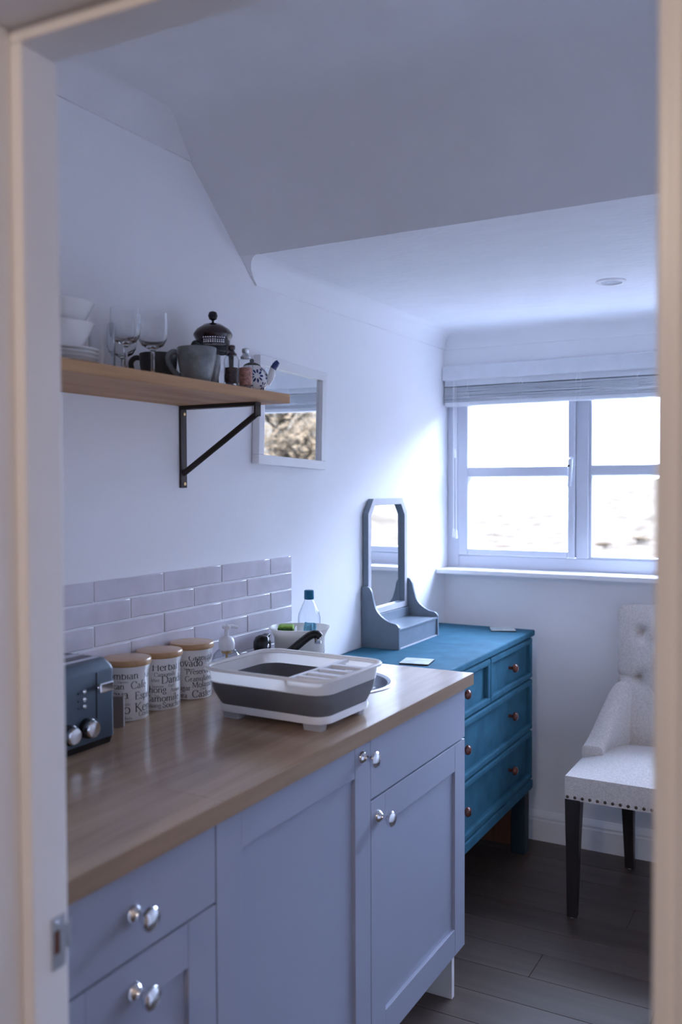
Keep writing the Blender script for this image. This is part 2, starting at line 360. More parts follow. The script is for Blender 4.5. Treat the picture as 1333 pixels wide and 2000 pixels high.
for xa, xb in ((0.613, 1.099), (1.172, WX1 - 0.064)):
    build('glazing_bar', MB().prism([(FY0 + 0.002, 1.486), (FY0 + 0.002, 1.523), (FY0 + 0.014, 1.528), (FY1 - 0.025, 1.528), (FY1 - 0.025, 1.481), (FY0 + 0.014, 1.481)], 'x', xa, xb), 'upvc', win)
    build('pane', MB().box(xa, FY0 + 0.018, 1.160, xb, FY0 + 0.022, 1.486), 'pane', win)
    build('pane', MB().box(xa, FY0 + 0.018, 1.523, xb, FY0 + 0.022, WZ1 - 0.05), 'pane', win)
hd2 = MB().tube([(0.538, FY0 - 0.014, 1.553), (0.538, FY0 - 0.030, 1.545), (0.537, FY0 - 0.034, 1.50), (0.534, FY0 - 0.034, 1.44)], [0.008, 0.011, 0.010, 0.007], 12)
build('window_handle', hd2, 'upvc', sash, smooth=True)
build('handle_screw', MB().lathe([(0.0045, 0), (0.0045, -0.004), (0.001, -0.0045)], (0.5335, FY0 - 0.043, 1.522), 12, 'y').flip(), 'black', sash, smooth=True)
build('window_sill', MB().box(0.0, 3.494, WZ0 - 0.022, WX1 + 0.09, FY0 + 0.01, WZ0 - 0.001), 'gloss_white', win, bevel=0.005, seg=3)

# ------------------------------------------------------------------ venetian blind
bl = thing('venetian_blind', 'white slatted blind pulled up above the window', 'blind', (0, 0, 0))
build('valance', MB().box(0.003, 3.560, 1.886, WX1 + 0.015, 3.576, 1.946), 'blind', bl, bevel=0.003)
build('headrail', MB().box(0.006, 3.578, 1.862, WX1 - 0.005, 3.622, 1.90), 'blind', bl, bevel=0.002)
sl = None
for k in range(12):
    z = 1.7972 + k * 0.0051
    mb = MB(); xs = [0.008 + i * (WX1 - 0.014) / 12 for i in range(13)]
    rr = random.Random(k)
    wob = [rr.uniform(-0.0011, 0.0011) for _ in xs]
    rings = [[(x, 3.574 + rr.uniform(-0.001, 0.001), z + wv), (x, 3.620, z + wv), (x, 3.620, z + wv + 0.0032), (x, 3.576, z + wv + 0.0032)] for x, wv in zip(xs, wob)]
    build('slat', mb.loft(rings), 'blind', bl)
build('bottom_rail', MB().box(0.008, 3.572, 1.779, WX1 - 0.006, 3.622, 1.7955), 'blind', bl, bevel=0.002)
for x in (0.115, 0.335, 0.345, 0.565, 0.58, 0.80, 1.05, 1.30, 1.55):
    rr = random.Random(int(x * 1000))
    pts = [(x + rr.uniform(-0.004, 0.004), 3.5705, 1.886 - i * 0.0135) for i in range(9)]
    build('ladder_cord', MB().tube(pts, 0.0011, 6), 'cord', bl, smooth=True)
for x, zb in ((0.055, 1.60), (0.062, 1.26), (0.050, 1.265)):
    c = build('pull_cord', MB().tube([(x, 3.569, 1.90), (x, 3.569, 1.7), (x + 0.001, 3.569, zb)], 0.0013, 6), 'cord', bl, smooth=True)
    build('tassel', MB().lathe([(0.002, 0.0), (0.004, -0.006), (0.0062, -0.034), (0.005, -0.038)], (x + 0.001, 3.569, zb), 12).flip(), 'cord', c, smooth=True)

# ------------------------------------------------------------------ ceiling downlight
dl = thing('ceiling_downlight', 'round recessed white spotlight in the low ceiling', 'ceiling light', (0.838, 2.925, ZD))
build('trim_ring', MB().lathe([(0.046, 0.002), (0.046, -0.003), (0.042, -0.006), (0.034, -0.0065), (0.031, -0.002), (0.031, 0.004)], n=36, cap0=False, cap1=False).flip(), 'gloss_white', dl, smooth=True)
build('lamp_glass', MB().lathe([(0.0315, 0.0), (0.0315, -0.003), (0.02, -0.0045), (0.008, -0.0035), (0.001, -0.004)], n=32).flip(), 'lens', dl, smooth=True)

# ------------------------------------------------------------------ wall shelf
sh = thing('wall_shelf', 'thick oak shelf on the left wall carrying crockery', 'shelf', (0, 0, 1.65))
build('board', MB().box(0.0, YN1, 0.0, 0.281, 1.909, 0.0225), 'shelf', sh, bevel=0.0015)
br = build('bracket', MB().box(0, 1.824, -0.208, 0.006, 1.848, 0.0).box(0.006, 1.824, -0.009, 0.235, 1.848, 0.0).box(0.229, 1.824, -0.034, 0.235, 1.848, -0.009), 'iron', sh, bevel=0.001)
build('brace', MB().tube([(0.004, 1.836, -0.172), (0.233, 1.836, -0.027)], 0.0075, 10), 'iron', br, smooth=True)
for z in (-0.020, -0.198):
    build('screw', MB().lathe([(0.0045, 0), (0.0042, 0.0015), (0.0015, 0.002)], (0.006, 1.838, z), 14, 'x'), 'brass', br, smooth=True)

# ------------------------------------------------------------------ wall mirror (top leans out a little)
wm = thing('wall_mirror', 'rectangular pale framed mirror hanging behind the shelf end', 'mirror', (0.002, 2.338, 1.503), rx=radians(-1.8), ry=radians(0.4))
W2, Hh, T, fw = 0.192, 0.312, 0.024, 0.028
for nm, b in (('frame', (-W2, 0, W2, fw)), ('frame', (-W2, Hh - fw, W2, Hh))):
    build(nm, MB().box(0, b[0], b[1], T, b[2], b[3]), 'gloss_white', wm, bevel=0.002)
for s in (-1, 1):
    build('frame', MB().box(0, s * W2, fw, T, s * (W2 - fw), Hh - fw), 'gloss_white', wm, bevel=0.002)
build('mirror_glass', MB().box(0.004, -W2 + fw - 0.002, fw - 0.002, 0.012, W2 - fw + 0.002, Hh - fw + 0.002), 'mirror', wm)

# ------------------------------------------------------------------ tiled splashback on the left wall
TZ0, TL, TR, TY0, TE = 1.2314, 0.2406, 0.05075, 1.511, 2.348
build('grout_bed', MB().box(0, YN1, 0.925, 0.0058, TE - 0.001, TZ0 + 0.001), 'grout', wl)
for r in range(6):
    z1 = TZ0 - r * TR; z0 = z1 - TR + 0.0044
    if z0 < 0.926: z0 = 0.926
    off = TY0 + (0.5 * TL if r % 2 else 0)
    for k in range(-5, 6):
        a = off + k * TL; b = a + TL - 0.0044
        a, b = max(a, YN1 + 0.001), min(b, TE)
        if b - a < 0.02: continue
        rr = random.Random(r * 50 + k)
        mb = MB(); n = 6
        ys = [a + (b - a) * i / n for i in range(n + 1)]
        rings = []
        for y in ys:
            d = 0.0078 + rr.uniform(-0.0006, 0.0006); e0 = rr.uniform(-0.0006, 0.0006); e1 = rr.uniform(-0.0006, 0.0006)
            rings.append([(0.0044, y, z0 + e0), (d, y, z0 + e0), (d + rr.uniform(-0.0004, 0.0008), y, (z0 + z1) / 2), (d, y, z1 + e1), (0.0044, y, z1 + e1)])
        build('tile', mb.loft(rings), 'tile', wl, bevel=0.0020, smooth=True, sharp=50)

# ------------------------------------------------------------------ kitchen units
CF = 0.575                                   # face of the fronts
WTZ0, WTZ1 = 0.893, 0.925
def shaker(mb, y0, y1, z0, z1, rail=0.072, stile=0.072, proud=0.0):
    t = 0.019
    mb.box(CF - t, y0 + stile - 0.004, z0 + rail - 0.004, CF - 0.009, y1 - stile + 0.004, z1 - rail + 0.004)
    return mb
def shaker_front(name, parent, y0, y1, z0, z1, rail=0.072, stile=0.072, label=None):
    t = 0.019
    o = build(name, shaker(MB(), y0, y1, z0, z1, rail, stile), 'unit', parent)
    for a, b in ((y0, y0 + stile), (y1 - stile, y1)):
        build('stile', MB().box(CF - t, a, z0, CF, b, z1), 'unit', o, bevel=0.0009, seg=2)
    for a, b in ((z0, z0 + rail), (z1 - rail, z1)):
        build('rail', MB().box(CF - t, y0 + stile + 0.0004, a, CF - 0.0003, y1 - stile - 0.0004, b), 'unit', o, bevel=0.0009, seg=2)
    return o
KN = [(0.0135, 0), (0.0135, 0.003), (0.0105, 0.007), (0.0065, 0.011), (0.0052, 0.018), (0.0068, 0.022), (0.0135, 0.0255), (0.0165, 0.030), (0.0160, 0.034), (0.011, 0.0385), (0.004, 0.040), (0.0005, 0.0402)]
def knob(parent, y, z, m='chrome', x=CF, s=1.08):
    return build('knob', MB().lathe([(r * s, h * s) for r, h in KN], (x, y, z), 28, 'x'), m, parent, smooth=True)
ZB = 0.168
def carcass(root, y0, y1):
    build('carcass', MB().box(0.012, y0, ZB, CF - 0.022, y1, WTZ0 - 0.001), 'unit_in', root)
    for y in (y0 + 0.05, y1 - 0.05):
        for x in (0.08, 0.46):
            build('foot', MB().lathe([(0.022, 0), (0.022, 0.01), (0.015, 0.016), (0.015, ZB)], (x, y, 0), 14), 'black', root, smooth=True)
u1 = thing('drawer_unit', 'pale grey kitchen drawer unit nearest the door frame', 'cabinet', (0, 0, 0))
carcass(u1, 0.826, 1.199)
d = build('drawer', MB().box(CF - 0.019, 0.828, 0.7555, CF, 1.1975, 0.887), 'unit', u1, bevel=0.0012)
knob(d, 0.998, 0.820)
d = shaker_front('drawer', u1, 0.828, 1.1975, 0.464, 0.7515); knob(d, 0.998, 0.704)
d = shaker_front('drawer', u1, 0.828, 1.1975, 0.170, 0.4605); knob(d, 0.998, 0.41)
u2 = thing('base_cupboard', 'pale grey kitchen cupboard with one tall door beside the drawers', 'cabinet', (0, 0, 0))
carcass(u2, 1.201, 1.7635)
d = shaker_front('door', u2, 1.2005, 1.7642, 0.170, 0.8915); knob(d, 1.722, 0.858)
u3 = thing('sink_unit', 'pale grey kitchen cupboard under the round sink at the counter end', 'cabinet', (0, 0, 0))
build('carcass', MB().box(0.012, 1.765, ZB, CF - 0.022, 2.342, 0.76).box(0.012, 1.765, 0.76, 0.05, 2.342, WTZ0 - 0.001).box(CF - 0.04, 1.765, 0.76, CF - 0.022, 2.342, WTZ0 - 0.001), 'unit_in', u3)
build('drawer_front', MB().box(CF - 0.019, 1.7655, 0.7515, CF, 2.3385, 0.8905), 'unit', u3, bevel=0.0012)
d = shaker_front('door', u3, 1.7665, 2.3385, 0.170, 0.7465); knob(d, 1.800, 0.704)
build('end_panel', MB().prism([(0.01, 0), (0.535, 0), (0.535, 0.16), (CF - 0.021, 0.16), (CF - 0.021, WTZ0 - 0.001), (0.01, WTZ0 - 0.001)], 'y', 2.343, 2.361), 'gloss_white', u3, bevel=0.001)
for x in (0.08, 0.46):
    build('foot', MB().lathe([(0.022, 0), (0.022, 0.01), (0.015, 0.016), (0.015, ZB)], (x, 1.83, 0), 14), 'black', u3, smooth=True)
build('foot', MB().lathe([(0.014, 0), (0.014, 0.012), (0.008, 0.014)], (0.47, 2.36, 0), 12), 'black', u3, smooth=True)

# worktop with a round hole for the sink
SX, SY, SR = 0.295, 2.085, 0.160
wt = thing('worktop', 'continuous oak laminate kitchen worktop over the pale units', 'worktop', (0, 0, 0))
def top_with_hole(x0, y0, x1, y1, z0, z1, cx, cy, r, n=48):
    mb = MB(); outer = []; inner = []
    for i in range(n):
        a = 2 * pi * i / n + pi / 4; dx, dy = cos(a), sin(a)
        t = min((x1 - cx) / dx if dx > 1e-9 else 1e9, (x0 - cx) / dx if dx < -1e-9 else 1e9, (y1 - cy) / dy if dy > 1e-9 else 1e9, (y0 - cy) / dy if dy < -1e-9 else 1e9)
        outer.append((cx + dx * t, cy + dy * t)); inner.append((cx + dx * r, cy + dy * r))
    for c in ((x0, y0), (x1, y0), (x1, y1), (x0, y1)):   # snap nearest sample to each corner
        k = min(range(n), key=lambda q: (outer[q][0] - c[0]) ** 2 + (outer[q][1] - c[1]) ** 2); outer[k] = c
    V = [(*p, z1) for p in outer] + [(*p, z1) for p in inner] + [(*p, z0) for p in outer] + [(*p, z0) for p in inner]
    Fs = []
    for i in range(n):
        j = (i + 1) % n
        Fs += [(i, j, n + j, n + i), (2 * n + j, 2 * n + i, 3 * n + i, 3 * n + j), (j, i, 2 * n + i, 2 * n + j), (n + i, n + j, 3 * n + j, 3 * n + i)]
    return mb.add(V, Fs)
build('worktop_board', MB().box(0.0, YN1 + 0.003, WTZ0, 0.5885, 1.2045, WTZ1), 'worktop', wt)
build('worktop_board', top_with_hole(0.0, 1.2055, 0.5885, 2.3665, WTZ0, WTZ1, SX, SY, SR), 'worktop', wt)
build('edge_band', MB().box(0.5885, YN1 + 0.003, WTZ0, 0.590, 2.3665, WTZ1 - 0.0004), 'worktop_edge', wt)
build('edge_band', MB().box(0.0, 2.3665, WTZ0, 0.590, 2.368, WTZ1 - 0.0004), 'worktop_edge', wt)

sk = thing('sink', 'round stainless steel sink half hidden behind the dish rack', 'sink', (SX, SY, WTZ1))
build('bowl', MB().lathe([(0.172, 0.0003), (0.172, 0.0022), (0.168, 0.0035), (0.156, 0.0032), (0.150, -0.001), (0.147, -0.02), (0.143, -0.10), (0.128, -0.135), (0.10, -0.147), (0.03, -0.150)], n=64, cap0=False), 'steel', sk, smooth=True)
build('drain', MB().lathe([(0.03, -0.1495), (0.03, -0.148), (0.02, -0.149), (0.002, -0.149)], n=24), 'chrome', sk, smooth=True)

# tap: dark body, lever, spout reaching over the bowl
tp = thing('mixer_tap', 'black single lever tap behind the dish rack', 'tap', (0.090, 2.062, WTZ1))
build('body', MB().lathe([(0.026, 0), (0.026, 0.006), (0.021, 0.012), (0.020, 0.066), (0.022, 0.072)], n=24), 'black', tp, smooth=True)
build('lever', MB().lathe([(0.022, 0.070), (0.0245, 0.078), (0.024, 0.094), (0.018, 0.107), (0.008, 0.112), (0.001, 0.1125)], n=24).tube([(0.0, -0.004, 0.100), (0.004, 0.014, 0.107), (0.006, 0.027, 0.110)], [0.012, 0.009, 0.004], 10), 'black', tp, smooth=True)
build('temperature_dot', MB().lathe([(0.006, 0), (0.005, 0.001), (0.0005, 0.0015)], (0.0236, -0.004, 0.084), 12, 'x'), 'chrome', tp, smooth=True)
spt = smoothpts([(0.010, 0.008, 0.018), (0.050, 0.045, 0.055), (0.090, 0.074, 0.094), (0.106, 0.085, 0.107), (0.118, 0.093, 0.109), (0.126, 0.098, 0.101)], 5)
build('spout', MB().tube(spt, [0.0115] * (len(spt) - 6) + [0.0125] * 6, 14), 'black', tp, smooth=True)
build('aerator', MB().lathe([(0.0105, 0.0), (0.0105, -0.016), (0.009, -0.018)], (0.122, 0.0955, 0.102), 16).flip(), 'chrome', tp, smooth=True)

# dish rack (collapsible tub)
rk = thing('dish_rack', 'white and grey collapsible dish tub standing on the worktop', 'dish rack', (0.392, 1.742, WTZ1), radians(-2))
ZR = 0.117
def ring(hx, hy, r, z): return rrect(hx, hy, r, z, 6)
build('upper_band', MB().loft([ring(0.160, 0.128, 0.045, 0.083), ring(0.163, 0.131, 0.045, ZR - 0.006), ring(0.171, 0.139, 0.05, ZR - 0.006), ring(0.173, 0.141, 0.052, ZR - 0.002), ring(0.171, 0.139, 0.05, ZR + 0.001), ring(0.163, 0.131, 0.045, ZR + 0.0005), ring(0.1615, 0.1295, 0.043, ZR - 0.004)], False, False), 'milky', rk, smooth=True, sharp=60)
build('folding_wall', MB().loft([ring(0.1595, 0.1275, 0.045, 0.085), ring(0.1585, 0.1265, 0.045, 0.075), ring(0.156, 0.122, 0.042, 0.062), ring(0.1555, 0.121, 0.042, 0.060), ring(0.150, 0.114, 0.04, 0.046), ring(0.1492, 0.113, 0.04, 0.044), ring(0.144, 0.105, 0.036, 0.031), ring(0.140, 0.102, 0.036, 0.031), ring(0.145, 0.111, 0.04, 0.046), ring(0.152, 0.119, 0.042, 0.062), ring(0.1555, 0.1235, 0.042, 0.085)], False, False), 'greyrubber', rk, smooth=True, sharp=35)
build('base_band', MB().loft([ring(0.138, 0.099, 0.034, 0.015), ring(0.146, 0.107, 0.036, 0.0165), ring(0.1475, 0.1085, 0.036, 0.024), ring(0.1465, 0.1075, 0.036, 0.0325), ring(0.139, 0.10, 0.034, 0.033), ring(0.12, 0.08, 0.03, 0.028)], True, False), 'whiteplastic', rk, smooth=True, sharp=60)
build('tray_floor', MB().loft([ring(0.139, 0.10, 0.034, 0.027), ring(0.139, 0.10, 0.034, 0.0335)]), 'greyrubber', rk)
for sx in (-1, 1):
    for sy in (-1, 1):
        build('foot', MB().loft([rrect(0.022, 0.014, 0.006, 0.0, 3, (sx * 0.108, sy * 0.082)), rrect(0.024, 0.016, 0.006, 0.016, 3, (sx * 0.108, sy * 0.082))]), 'paleplastic', rk)
cr = MB().box(0.062, -0.128, ZR - 0.012, 0.071, 0.128, ZR - 0.003)
for y, t in ((-0.085, 0.006), (-0.045, 0.01), (0.0, 0.008), (0.055, 0.008)): cr.box(0.071, y - t, ZR - 0.012, 0.160, y + t, ZR - 0.004)
build('cutlery_rest', cr, 'whiteplastic', rk, bevel=0.0015)
build('cutlery_cup', MB().box(0.066, 0.015, 0.05, 0.07, 0.112, ZR - 0.012).box(0.07, 0.020, 0.055, 0.15, 0.112, 0.058), 'whiteplastic', rk)

# canisters with lettering -------------------------------------------------
GL = {}
def arc(cx, cy, rx, ry, a0, a1, n=12): return [(cx + rx * cos(radians(a0 + (a1 - a0) * i / n)), cy + ry * sin(radians(a0 + (a1 - a0) * i / n))) for i in range(n + 1)]
def G(ch, adv, strokes, serifs=()): GL[ch] = (adv, strokes, serifs)
X = 0.44; H = 0.70; AS = 0.74
def stem(x, a, b): return [(x, a), (x, b)]
n_arch = lambda x0, x1: [(x0, 0.30), (x0 + 0.06, 0.40)] + arc((x0 + x1) / 2 + 0.03, 0.31, (x1 - x0) / 2 - 0.03, 0.13, 120, 0, 8) + [(x1, 0.0)]
G('a', 0.42, [arc(0.19, 0.32, 0.11, 0.11, 160, 0, 8) + [(0.30, 0.06), (0.35, 0.0), (0.39, 0.03)], [(0.30, 0.26)] + arc(0.17, 0.12, 0.12, 0.12, 80, 300, 10) + [(0.30, 0.08)]])
G('b', 0.50, [stem(0.10, 0.0, AS), arc(0.26, 0.22, 0.17, 0.22, 150, -150, 18)], [(0.06, AS, 0.05)])
G('c', 0.42, [arc(0.24, 0.22, 0.19, 0.22, 45, 320, 16)])
G('d', 0.50, [stem(0.39, 0.0, AS), arc(0.23, 0.22, 0.17, 0.22, 30, 330, 18)], [(0.35, AS, 0.05), (0.42, 0.0, 0.05)])
G('e', 0.42, [[(0.06, 0.25), (0.38, 0.25)] + arc(0.22, 0.24, 0.16, 0.20, 0, 180, 10) + arc(0.24, 0.22, 0.18, 0.22, 185, 315, 10)])
G('f', 0.30, [arc(0.24, 0.62, 0.10, 0.11, 30, 180, 8) + [(0.14, 0.0)], [(0.04, X), (0.27, X)]], [(0.14, 0, 0.09)])
G('g', 0.45, [arc(0.20, 0.28, 0.13, 0.15, 0, 360, 16), [(0.28, 0.38), (0.40, 0.42)], arc(0.20, -0.10, 0.16, 0.11, 95, -265, 16)])
G('h', 0.52, [stem(0.10, 0, AS), n_arch(0.10, 0.40)], [(0.06, AS, 0.05), (0.10, 0, 0.08), (0.40, 0, 0.08)])
G('i', 0.24, [stem(0.12, 0, X), [(0.12, 0.58), (0.12, 0.65)]], [(0.08, X, 0.05), (0.12, 0, 0.08)])
G('l', 0.24, [stem(0.12, 0, AS)], [(0.08, AS, 0.05), (0.12, 0, 0.08)])
G('m', 0.78, [stem(0.10, 0, X), n_arch(0.10, 0.38), n_arch(0.38, 0.66)], [(0.06, X, 0.05), (0.10, 0, 0.08), (0.38, 0, 0.08), (0.66, 0, 0.08)])
G('n', 0.52, [stem(0.10, 0, X), n_arch(0.10, 0.40)], [(0.06, X, 0.05), (0.10, 0, 0.08), (0.40, 0, 0.08)])
G('o', 0.47, [arc(0.235, 0.22, 0.19, 0.22, 0, 360, 22)])
G('p', 0.50, [stem(0.10, -0.22, X), arc(0.26, 0.22, 0.17, 0.22, 150, -150, 18)], [(0.06, X, 0.05), (0.10, -0.22, 0.08)])
G('r', 0.36, [stem(0.10, 0, X), [(0.10, 0.28), (0.18, 0.40), (0.26, 0.44), (0.32, 0.40)]], [(0.06, X, 0.05), (0.10, 0, 0.08)])
G('s', 0.36, [smoothpts([(0.30, 0.34), (0.24, 0.43), (0.12, 0.42), (0.09, 0.32), (0.20, 0.23), (0.30, 0.13), (0.25, 0.02), (0.13, 0.0), (0.06, 0.10)], 3)])
G('t', 0.30, [[(0.14, 0.60), (0.14, 0.08)] + arc(0.21, 0.08, 0.07, 0.08, 180, 310, 6), [(0.04, X), (0.28, X)]])
G('u', 0.52, [[(0.10, X), (0.10, 0.13)] + arc(0.24, 0.13, 0.14, 0.13, 180, 350, 8), stem(0.40, 0, X)], [(0.07, X, 0.05), (0.37, X, 0.05), (0.43, 0, 0.05)])
G('v', 0.46, [[(0.06, X), (0.23, 0.0)], [(0.23, 0.0), (0.40, X)]], [(0.06, X, 0.07), (0.40, X, 0.07)])
G('y', 0.46, [[(0.06, X), (0.24, 0.0)], [(0.40, X), (0.20, -0.14), (0.12, -0.21), (0.05, -0.19)]], [(0.06, X, 0.07), (0.40, X, 0.07)])
G('A', 0.66, [[(0.06, 0), (0.32, H)], [(0.32, H), (0.58, 0)], [(0.16, 0.26), (0.48, 0.26)]], [(0.06, 0, 0.08), (0.58, 0, 0.08)])
G('C', 0.66, [arc(0.36, 0.35, 0.30, 0.36, 42, 318, 22), [(0.585, 0.46), (0.60, 0.66)]])
G('D', 0.72, [stem(0.12, 0, H), [(0.12, H), (0.30, H)] + arc(0.30, 0.35, 0.34, 0.35, 90, -90, 18) + [(0.12, 0)]], [(0.10, H, 0.08), (0.10, 0, 0.08)])
G('E', 0.56, [stem(0.12, 0, H), [(0.12, H), (0.46, H), (0.47, 0.58)], [(0.12, 0.37), (0.38, 0.37), (0.38, 0.43)], [(0.12, 0), (0.48, 0), (0.51, 0.14)]], [(0.10, H, 0.07), (0.10, 0, 0.07)])
G('G', 0.72, [arc(0.36, 0.35, 0.30, 0.36, 42, 322, 22), stem(0.60, 0.10, 0.32)], [(0.60, 0.32, 0.09)])
G('H', 0.76, [stem(0.14, 0, H), stem(0.62, 0, H), [(0.14, 0.37), (0.62, 0.37)]], [(0.14, 0, 0.09), (0.14, H, 0.09), (0.62, 0, 0.09), (0.62, H, 0.09)])
G('J', 0.34, [[(0.17, H), (0.17, -0.02), (0.12, -0.14), (0.02, -0.17)]], [(0.17, H, 0.09)])
G('K', 0.68, [stem(0.14, 0, H), [(0.54, H), (0.17, 0.34)], [(0.24, 0.41), (0.60, 0)]], [(0.14, 0, 0.09), (0.14, H, 0.09), (0.54, H, 0.07), (0.62, 0, 0.06)])
G('L', 0.54, [stem(0.14, 0, H), [(0.14, 0), (0.46, 0), (0.49, 0.15)]], [(0.14, H, 0.09), (0.11, 0, 0.06)])
G('M', 0.86, [[(0.13, 0), (0.15, H)], [(0.15, H), (0.43, 0.04)], [(0.43, 0.04), (0.70, H)], [(0.70, H), (0.73, 0)]], [(0.13, 0, 0.08), (0.73, 0, 0.09), (0.11, H, 0.05), (0.74, H, 0.05)])
G('P', 0.56, [stem(0.14, 0, H), [(0.14, H), (0.28, H)] + arc(0.28, 0.51, 0.20, 0.19, 90, -90, 12) + [(0.14, 0.32)]], [(0.14, 0, 0.09), (0.11, H, 0.06)])
G('S', 0.50, [smoothpts([(0.42, 0.54), (0.36, 0.67), (0.22, 0.71), (0.10, 0.62), (0.11, 0.47), (0.26, 0.37), (0.40, 0.25), (0.40, 0.09), (0.26, -0.01), (0.12, 0.03), (0.06, 0.18)], 3)])
G('T', 0.60, [stem(0.30, 0, H), [(0.06, 0.58), (0.07, H), (0.53, H), (0.54, 0.58)]], [(0.30, 0, 0.09)])
def text_width(t, s): return sum(GL[c][0] for c in t) * s
def text_mesh(mb, t, size, put, x0, z0):
    """size = metres per em (cap height 0.70); put(x, z) wraps onto the jar"""
    thick, thin = 0.088, 0.026
    x = x0
    for ch in t:
        adv, strokes, serifs = GL[ch]
        for st in strokes:
            L = []; Rr = []
            for i, p in enumerate(st):
                a = st[max(i - 1, 0)]; b = st[min(i + 1, len(st) - 1)]
                dx, dy = b[0] - a[0], b[1] - a[1]; l = sqrt(dx * dx + dy * dy) or 1
                slant = 1.0 if dx * dy <= 0 else 0.55
                if len(st) > 6: slant = 1.0
                wd = (thin + (thick - thin) * abs(dy / l) * slant) / 2
                L.append((p[0] - dy / l * wd, p[1] + dx / l * wd)); Rr.append((p[0] + dy / l * wd, p[1] - dx / l * wd))
            n = len(st)
            mb.add([put(x + q[0] * size, z0 + q[1] * size) for q in L + Rr], [(i, n + i, n + i + 1, i + 1) for i in range(n - 1)])
        for sx, sy, sw in serifs:
            y0 = sy - (0.03 if sy > 0.2 else 0); h = 0.03
            mb.add([put(x + a * size, z0 + b * size) for a, b in ((sx - sw, y0), (sx + sw, y0), (sx + sw, y0 + h), (sx - sw, y0 + h))], [(0, 1, 2, 3)])
        x += adv * size
RB = 0.0485
def canister(y, x, label, sc, cx, ybot, words):
    loc = (x, y, WTZ1)
    t = thing('storage_canister', label, 'canister', loc, 0, 'lettered storage canisters')
    build('jar', MB().lathe([(0.046, 0), (RB, 0.003), (RB, 0.104), (0.0492, 0.108), (0.0515, 0.114), (0.0525, 0.121), (0.0495, 0.121)], n=48), 'porcelain', t, smooth=True)
    build('lid', MB().lathe([(0.0535, 0.121), (0.0548, 0.123), (0.0553, 0.1265), (0.0550, 0.1318), (0.0535, 0.1345), (0.0505, 0.1352), (0.001, 0.1354)], n=48), 'bamboo', t, smooth=True)
    view = math.atan2(CAM.y - y, CAM.x - x)
    mb = MB(); rr = RB + 0.0004
    for txt, xpix, base, cap, mode in words:
        size = cap * sc / 0.70 if mode[1] == 'c' else cap * sc / 0.46
        Rp = RB / sc
        q = max(-0.999, min(0.999, (xpix - cx) / Rp)); s0 = asin(q) * RB
        if mode[0] == 'r': s0 -= text_width(txt, size)
        z0 = (ybot - base) * sc * 0.985
        put = lambda s, z: (rr * cos(view + s / rr), rr * sin(view + s / rr), z)
        text_mesh(mb, txt, size, put, s0, z0)
    build('lettering', mb, 'ink', t)
    return t
S1 = 2.06 / 1768 / 4.443; S2 = 2.165 / 1768 / 4.443; S3 = 2.27 / 1768 / 4.443
canister(1.55, 0.066, 'wooden lidded white canister with coffee words, nearest the toaster', S1, 566, 805, [
    ('Colombian', 662, 440, 62, 'rc'), ('Kenya', 710, 445, 44, 'lc'), ('Espresso', 490, 472, 18, 'lc'), ('Americ', 480, 525, 35, 'rx'), ('an', 545, 525, 34, 'rx'), ('Cafe', 597, 525, 60, 'lc'),
    ('Java', 580, 605, 48, 'rx'), ('Espresso', 630, 620, 62, 'lc'), ('Latte', 590, 668, 26, 'rc'), ('Moro', 592, 736, 56, 'rx'), ('Kenya', 626, 728, 76, 'lc'), ('Costa', 660, 768, 40, 'lc'), ('Mocha', 606, 785, 20, 'rc')])
canister(1.662, 0.066, 'wooden lidded white canister with herbal tea words, middle of three', S2, 846, 715, [
    ('Herbal', 782, 372, 62, 'lc'), ('L', 1003, 395, 66, 'lc'), ('Camomile', 800, 422, 34, 'lc'), ('Mint', 845, 466, 26, 'rc'), ('Dandelion', 860, 482, 62, 'lc'), ('Jasmine', 785, 517, 22, 'lc'), ('Earl', 920, 517, 24, 'lc'),
    ('Souchong', 905, 560, 36, 'rx'), ('Assam', 936, 560, 30, 'lc'), ('Tea', 800, 596, 20, 'lc'), ('Camomile', 1000, 636, 56, 'rc'), ('Lapsang', 858, 686, 24, 'rx'), ('Souchong', 868, 690, 44, 'lc')])
canister(1.785, 0.066, 'wooden lidded white canister with sugar words, nearest the dish tub', S3, 1116, 632, [
    ('Granulated', 1088, 298, 50, 'lc'), ('Cane', 1080, 305, 16, 'rc'), ('Light', 1226, 312, 30, 'lc'), ('Muscovado', 1206, 345, 40, 'rx'), ('Molasses', 1050, 378, 18, 'lc'), ('Preserving', 1275, 412, 44, 'rc'), ('Granulated', 1056, 474, 44, 'lc'),
    ('Sugar', 1105, 550, 28, 'rx'), ('Molasses', 1114, 528, 46, 'lc'), ('Cane', 1186, 552, 20, 'lc'), ('Demerara', 1075, 614, 28, 'rx'), ('Caster', 1114, 612, 58, 'lc')])

# toaster
tr = thing('toaster', 'blue grey four slice toaster cut off by the door frame', 'toaster', (0.100, 1.225, WTZ1))
TX, TY = 0.080, 0.165
def rr2(hx, hy, r, z): return rrect(hx, hy, r, z, 5)
build('casing', MB().loft([rr2(TX, TY, 0.012, 0.014), rr2(TX, TY, 0.012, 0.150), rr2(TX - 0.002, TY - 0.002, 0.013, 0.158), rr2(TX - 0.012, TY - 0.010, 0.013, 0.1715), rr2(TX - 0.020, TY - 0.016, 0.010, 0.1735)]), 'toaster', tr, smooth=True, sharp=30)
build('base', MB().loft([rr2(TX - 0.004, TY - 0.006, 0.010, 0.0), rr2(TX - 0.001, TY - 0.002, 0.012, 0.0142)]), 'black', tr)
topp = build('top_plate', MB().box(-TX + 0.024, -TY + 0.02, 0.173, TX - 0.024, TY - 0.02, 0.1748), 'steel', tr)
for sx in (-0.028, 0.028):
    for y0 in (-0.14, 0.008):
        build('slot', MB().box(sx - 0.014, y0, 0.1747, sx + 0.014, y0 + 0.132, 0.1754), 'black', topp)
